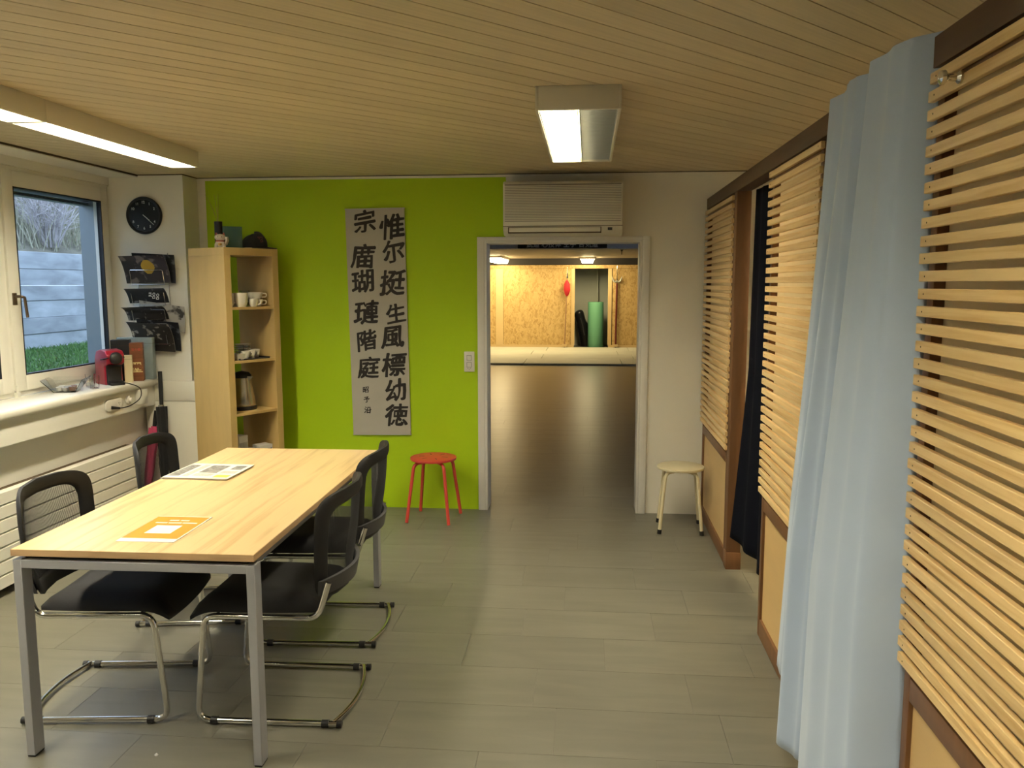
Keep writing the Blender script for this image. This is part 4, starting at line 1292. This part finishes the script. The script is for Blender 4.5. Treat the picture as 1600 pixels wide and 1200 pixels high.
# ================================================================== hall behind the doorway
HY = 21.1
M_hallw = mat('hall_wall', (0.50, 0.50, 0.47), 0.8)
struct(MB().box(-3.5, -3.4, YW + WT, 24, 0, 2.75).build('wall_hall_left', M_hallw, smooth=0))
struct(MB().box(5, 5.1, YW + WT, 8.0, 0, 2.75).box(5, 5.1, 11.5, 24, 0, 2.75).box(5, 5.1, 8, 11.5, 0, 0.9).box(5, 5.1, 8, 11.5, 2.2, 2.75).build('wall_hall_right', M_hallw, smooth=0))
hwn = struct(link('window_hall', None, None, (5, 8.0, 0.9)))
for i in range(3):
    y_ = i * 1.1667
    MB().box(0.02, 0.07, y_, y_ + 0.06, 0, 1.3).box(0.02, 0.07, y_ + 1.1067, y_ + 1.1667, 0, 1.3).box(0.02, 0.07, y_ + 0.06, y_ + 1.1067, 0, 0.06).box(0.02, 0.07, y_ + 0.06, y_ + 1.1067, 1.24, 1.3).build('sash', M_frame, hwn, smooth=0)
    MB().box(0.04, 0.046, y_ + 0.06, y_ + 1.1067, 0.06, 1.24).build('pane', M_glass, hwn, smooth=0)
struct(MB().box(-3.4, 5, 23.9, 24, 0, 2.75).build('wall_hall_end', mat('hall_pale', (0.42, 0.43, 0.40), 0.8), smooth=0))
struct(MB().box(XR, 5, YW, YW + WT, 0, 2.75).box(-3.6, XR, YW + 0.02, YW + WT, CZ, 2.75).build('wall_hall_front', M_hallw, smooth=0))
M_hc = mat('hall_ceiling', (0.40, 0.33, 0.24), 0.6, var=0.25, vscale=3, stretch=(0.6, 6, 1))
hc = struct(MB().box(-3.4, 5, YW + WT, 24, 2.53, 2.75).build('ceiling_hall', M_joint, smooth=0))
pm = MB().box(-3.4, 5, 0, 0.37, 2.29, 2.40).mesh('ceiling_board', M_hc, smooth=0)
y = 12.4
while y < 21.0:
    link('ceiling_board', pm, hc, (0, y, 0)); y += 0.40
MB().box(-3.4, 5, YW + WT, 12.3, 2.5, 2.529).build('ceiling_field', M_hc, hc, smooth=0)
# soffit beam with the sign
struct(MB().box(-3.4, 5, 12.0, 12.35, 2.155, 2.53).build('trim_hall_beam', mat('hall_beam', (0.50, 0.50, 0.50), 0.6), smooth=0))
sg = thing('hall_sign', 'long black sign with pale characters on the hall beam', 'sign', (-0.375, 11.998, 2.155))
MB().box(-0.64, 0.64, -0.02, 0, 0, 0.22).build('board', M_black, sg, smooth=0)
me = text_mesh('武道 心技体 空手 合気道', 0.095, M_num, 0.0005, 0.0005)
o = link('sign_lettering', me, sg)
o.matrix_local = Matrix.Translation((0, -0.0215, 0.052)) @ RX
chn = thing('hanging_chain', 'black chain hanging from the hall ceiling at right', 'chain', (0.50, 12.6, 2.10))
for i in range(7):
    pts_ = [(0.016 * math.cos(a) if i % 2 else 0, 0 if i % 2 else 0.016 * math.cos(a), 0.02 + i * 0.048 + 0.032 * math.sin(a)) for a in [k * math.pi / 6 for k in range(12)]]
    MB().tube(pts_, 0.005, 6, closed=True).build('link', M_black, chn)
# mats
mx0 = 16.7
matm = MB().box(0.004, 1.996, 0.004, 1.096, 0, 0.04).mesh('mat_body', mat('mat_grey', (0.56, 0.56, 0.48), 0.6, var=0.1, vscale=3, rnd=0.06), bevel=0.004, seg=1)
words_r = ['front', 'second', 'third', 'rearmost']
words_c = ['far left', 'left', 'right', 'far right']
for r_ in range(4):
    for c_ in range(4):
        o = link('sports_mat', matm, None, (-3.3 + 2.0 * c_ + (0.3 if r_ % 2 else 0.0), mx0 + 1.1 * r_, 0))
        tag(o, 'grey training mat, %s of the %s row in the hall' % (words_c[c_], words_r[r_]), 'mat', 'training mats in the hall')

# chipboard wall
def osb_material():
    m = bpy.data.materials.new('chipboard')
    m.use_nodes = True
    nt = m.node_tree
    p = nt.nodes['Principled BSDF']
    N, L = nt.nodes.new, nt.links.new
    tc = N('ShaderNodeTexCoord')
    nz = N('ShaderNodeTexNoise'); nz.inputs['Scale'].default_value = 9; nz.inputs['Detail'].default_value = 1
    vm = N('ShaderNodeVectorMath'); vm.operation = 'SCALE'; vm.inputs['Scale'].default_value = 0.16
    va_ = N('ShaderNodeVectorMath'); va_.operation = 'ADD'
    L(tc.outputs['Object'], nz.inputs['Vector']); L(nz.outputs['Color'], vm.inputs[0]); L(tc.outputs['Object'], va_.inputs[0]); L(vm.outputs[0], va_.inputs[1])
    mp = N('ShaderNodeMapping'); mp.inputs['Scale'].default_value = (30, 1, 11); mp.inputs['Rotation'].default_value = (0, 0.5, 0)
    L(va_.outputs[0], mp.inputs['Vector'])
    vo = N('ShaderNodeTexVoronoi'); vo.inputs['Scale'].default_value = 1.4
    L(mp.outputs[0], vo.inputs['Vector'])
    rp = N('ShaderNodeValToRGB')
    rp.color_ramp.elements[0].color = (0.42, 0.26, 0.09, 1); rp.color_ramp.elements[0].position = 0.0
    rp.color_ramp.elements[1].color = (0.62, 0.43, 0.18, 1); rp.color_ramp.elements[1].position = 0.75
    e = rp.color_ramp.elements.new(0.3); e.color = (0.53, 0.35, 0.13, 1)
    sep = N('ShaderNodeSeparateColor')
    L(vo.outputs['Color'], sep.inputs[0]); L(sep.outputs[0], rp.inputs['Fac']); L(rp.outputs['Color'], p.inputs['Base Color'])
    p.inputs['Roughness'].default_value = 0.6
    return m


M_osb = osb_material()
M_bat = mat('batten_pine', (0.66, 0.48, 0.24), 0.6)
ow = struct(MB().box(-3.4, -0.35, HY + 0.03, HY + 0.08, 0.0, 2.28).box(0.52, 5, HY + 0.03, HY + 0.08, 0, 2.28).box(-0.35, 0.52, HY + 0.03, HY + 0.08, 2.03, 2.28).build('wall_chipboard', M_joint, smooth=0))
for (a, b) in ((-3.4, -2.36), (-2.16, -0.43), (0.62, 2.4), (2.45, 5)):
    MB().box(a, b, HY + 0.005, HY + 0.03, 0.10, 2.03).build('chipboard_panel', M_osb, ow, smooth=0)
MB().box(-3.4, 5, HY, HY + 0.03, 2.035, 2.12).build('top_rail', M_osb, ow, smooth=0)
MB().box(-3.4, -0.35, HY - 0.005, HY + 0.03, 0.0, 0.098).build('bottom_rail', M_bat, ow, smooth=0)
MB().box(0.52, 5, HY - 0.005, HY + 0.03, 0.0, 0.098).build('bottom_rail', M_bat, ow, smooth=0)
for (a, b) in ((-2.355, -2.165), (-0.425, -0.335), (0.505, 0.60)):
    MB().box(a, b, HY - 0.005, HY + 0.03, 0.10, 2.03).build('batten', M_bat, ow, smooth=0)
struct(MB().box(-3.4, 5, HY - 0.02, HY + 0.1, 2.135, 2.53).build('trim_hall_dark', mat('dark_band', (0.035, 0.03, 0.028), 0.7), smooth=0))
# alcove behind the opening
al = MB().box(-0.9, 1.2, HY + 1.1, HY + 1.15, 0, 2.5).box(0.24, 0.27, HY + 0.9, HY + 1.1, 0, 2.5)
struct(al.build('wall_alcove', mat('alcove_grey', (0.52, 0.55, 0.50), 0.7), smooth=0))
gr = thing('green_foam_roll', 'tall mint green foam roll standing in the alcove', 'foam roll', (0.205, HY + 0.45, 0))
MB().lathe([(0.20, 0), (0.203, 0.01), (0.203, 1.17), (0.198, 1.18)], 40).build('outer_turn', mat('foam_green', (0.16, 0.44, 0.27), 0.6), gr)
sp = []
for i in range(120):
    a = i * 0.25
    rr = 0.03 + 0.165 * i / 119
    sp.append((rr * math.cos(a), rr * math.sin(a), 1.181))
MB().tube(sp, 0.003, 4).build('spiral_edge', mat('foam_dark', (0.07, 0.25, 0.15), 0.7), gr)
bk = thing('black_bag', 'long black bag leaning in the alcove beside the green roll', 'bag', (-0.03, HY + 0.85, 0))
bpts = [(0.0, 0, 0.0), (-0.03, 0, 0.2), (-0.10, 0, 0.5), (-0.2, 0, 0.85), (-0.24, 0, 0.95)]
MB().tube(spl(bpts, 5), [0.16] * 6 + [0.155] * 6 + [0.13] * 5 + [0.11, 0.09, 0.06, 0.03], 16).build('sack', mat('bag_black', (0.012, 0.013, 0.016), 0.35), bk, smooth=80)
MB().tube([(-0.16, -0.14, 0.75), (-0.10, -0.17, 0.55), (-0.05, -0.165, 0.3)], 0.012, 8).build('strap', M_grayp, bk)
# pole arms hung on the chipboard wall
spw = thing('spear', 'spear with red tassel upright against the chipboard wall', 'spear', (-0.585, HY - 0.10, 0.04))
MB().tube([(0, 0, 0), (0.06, 0, 1.75)], 0.017, 10).build('shaft', mat('pale_shaft', (0.34, 0.20, 0.10), 0.5), spw)
MB().add([(0.04, 0, 1.75), (0.06, -0.012, 1.82), (0.085, 0, 1.75), (0.06, 0.012, 1.82), (0.07, 0, 2.08), (0.0625, 0, 1.70)], [(0, 1, 4), (1, 2, 4), (2, 3, 4), (3, 0, 4), (0, 5, 1), (1, 5, 2), (2, 5, 3), (3, 5, 0)]).build('blade', M_chrome, spw, smooth=0)
MB().lathe([(0.022, 0), (0.075, -0.10), (0.085, -0.24), (0.05, -0.36), (0.02, -0.40)], 14, c=(0.055, 0, 1.70)).build('tassel', mat('tassel_red', (0.5, 0.02, 0.03), 0.7), spw)
MB().box(-0.06, 0.06, -0.03, 0.088, 0.02, 0.08).build('bracket', M_bat, spw)
trw = thing('trident', 'dark red staff with steel trident head on the chipboard wall', 'trident', (0.71, HY - 0.05, 0.04))
MB().tube([(0, 0, 0), (0.015, 0, 1.62)], 0.024, 10).build('shaft', mat('dark_red_shaft', (0.13, 0.02, 0.015), 0.4), trw)
MB().tube([(0.015, 0, 1.6), (0.016, 0, 2.06)], [0.02, 0.004], 8).build('centre_prong', M_chrome, trw)
for s in (-1, 1):
    MB().tube(spl([(0.015, 0, 1.68), (0.015 + s * 0.06, 0, 1.66), (0.015 + s * 0.10, 0, 1.72), (0.015 + s * 0.13, 0, 1.80)], 4), [0.02] * 4 + [0.022] * 4 + [0.02, 0.015, 0.01, 0.006, 0.003], 8).build('side_prong', M_louv, trw)
MB().box(-0.06, 0.06, -0.03, 0.038, 0.02, 0.08).build('bracket', M_bat, trw)
# hall lamps
def hall_lamp(label, loc, wd, ln):
    t = thing('hall_lamp', label, 'ceiling lamp', loc, 0, 'lamps in the hall')
    MB().box(-wd / 2, wd / 2, 0, ln, -0.05, 0).build('housing', M_hous, t, bevel=0.004)
    MB().prism([(-wd / 2 + 0.02, -0.05), (wd / 2 - 0.02, -0.05), (wd / 2 - 0.05, -0.13), (-wd / 2 + 0.05, -0.13)], 0.01, ln - 0.01, 'y').build('diffuser', M_tubeh, t, smooth=0)


hall_lamp('lit lamp in the hall above the alcove opening', (-0.02, 19.9, 2.289), 0.36, 0.9)
hall_lamp('lit long lamp at the left in the hall', (-2.15, 18.9, 2.289), 0.36, 1.9)
# ================================================================== outside the window
GZ = 0.85
struct(MB().box(-7.0, -3.585, -3, 20, GZ - 0.1, GZ).build('ground_lawn', mat('lawn_soil', (0.06, 0.11, 0.035), 0.9, var=0.4, vscale=8), smooth=0))
def blades(name, n, fn, h0, h1, w_, m, label, cat):
    vs, fs = [], []
    for i in range(n):
        x, y, z = fn()
        h = random.uniform(h0, h1)
        a = random.uniform(0, 6.283)
        dx, dy = w_ * math.cos(a), w_ * math.sin(a)
        lx, ly = random.uniform(-0.6, 0.6) * h, random.uniform(-0.6, 0.6) * h
        b = len(vs)
        vs += [(x - dx, y - dy, z), (x + dx, y + dy, z), (x + lx * 0.4 + dx * .7, y + ly * 0.4 + dy * .7, z + h * 0.6), (x + lx * 0.4 - dx * .7, y + ly * 0.4 - dy * .7, z + h * 0.6), (x + lx, y + ly, z + h)]
        fs += [(b, b + 1, b + 2, b + 3), (b + 3, b + 2, b + 4)]
    o = MB().add(vs, fs).build(name, m, None, smooth=0)
    return tag(o, label, cat, kind='stuff')


blades('lawn_grass', 26000, lambda: (random.uniform(-6.82, -3.9), random.uniform(4.5, 13.5), GZ), 0.025, 0.06, 0.005, mat('grass', (0.13, 0.26, 0.06), 0.7, var=0.6, vscale=7, col2=(0.035, 0.10, 0.025)), 'short green lawn outside the window', 'grass')
rw = thing('retaining_wall', 'grey board marked concrete retaining wall beyond the lawn', 'wall', (-6.9, 9, GZ - 0.05))
M_con = mat('concrete', (0.44, 0.48, 0.51), 0.8, var=0.42, vscale=2.2, stretch=(1, 0.9, 3.0), rnd=0.12, bump=0.3, bscale=40)
zc = 0
for i, h in enumerate((0.235, 0.20, 0.215, 0.19, 0.205, 0.215)):
    dxx = [0.0, 0.012, 0.003, 0.014, 0.006, 0.01][i]
    MB().box(-0.25, dxx, -12, 11, zc, zc + h - 0.003).build('concrete_course', M_con, rw, bevel=0.004, seg=1)
    zc += h
top_z = GZ - 0.05 + zc
sl = MB().add([(-7.1, -3, top_z - 0.1), (-7.1, 20, top_z - 0.1), (-9.5, 20, top_z + 0.9), (-9.5, -3, top_z + 0.9), (-16, 20, top_z + 7), (-16, -3, top_z + 7)], [(0, 1, 2, 3), (3, 2, 4, 5)])
struct(sl.build('ground_slope', mat('slope', (0.20, 0.19, 0.14), 0.95, var=0.5, vscale=3), smooth=0))


def slope_pt():
    x = random.uniform(-13, -7.45)
    z = top_z - 0.1 + (-7.1 - x) / 2.4 * 1.0 if x > -9.5 else top_z + 0.9 + (-9.5 - x) / 6.5 * 6.1
    return (x, random.uniform(7, 20), z - 0.02)


blades('dry_grass', 15000, slope_pt, 0.25, 0.8, 0.007, mat('straw', (0.42, 0.40, 0.32), 0.8, var=0.5, vscale=4, col2=(0.26, 0.28, 0.17)), 'tall pale dry grass on the slope above the concrete wall', 'dry grass')
M_twig = mat('twig', (0.52, 0.49, 0.49), 0.8, var=0.4, vscale=6)
shr = [('bare pale shrub with thin twigs, leftmost above the wall', -7.75, 9.7), ('bare pale shrub leaning over the concrete wall top', -7.6, 11.2), ('bare shrub high on the slope near the window top', -8.6, 12.6), ('bare shrub beside the exterior window jamb', -7.9, 13.6), ('bare shrub farthest up the slope', -9.8, 15.2)]
for lab, x, y in shr:
    z = top_z - 0.1 + (-7.1 - x) / 2.4 if x > -9.5 else top_z + 0.9 + (-9.5 - x) / 6.5 * 6.1
    t = thing('bare_shrub', lab, 'shrub', (x, y, z), 0, 'bare shrubs on the slope')
    mb, tw = MB(), MB()
    for i in range(52):
        a = random.uniform(0, 6.283)
        L = random.uniform(0.9, 1.9)
        sp_ = random.uniform(0.2, 0.9)
        p = [Vector((0.1 * math.cos(a), 0.1 * math.sin(a), 0))]
        for k_ in range(4):
            s = (k_ + 1) / 4
            p.append(Vector((sp_ * s * L * math.cos(a) + random.uniform(-.06, .06), sp_ * s * L * math.sin(a) + random.uniform(-.06, .06), L * s * (1 - 0.2 * sp_ * s))))
        mb.tube(p, [0.010, 0.008, 0.006, 0.004, 0.002], 4)
        for q in range(12):
            k_ = random.randint(1, 4)
            b = p[k_]
            d = Vector((random.uniform(-1, 1), random.uniform(-1, 1), random.uniform(0.1, 1))) * random.uniform(0.15, 0.4)
            tw.tube([b, b + d * 0.5 + Vector((0.02, 0, 0)), b + d], [0.005, 0.004, 0.0015], 3)
    mb.build('stems', M_twig, t)
    tw.build('twigs', M_twig, t)
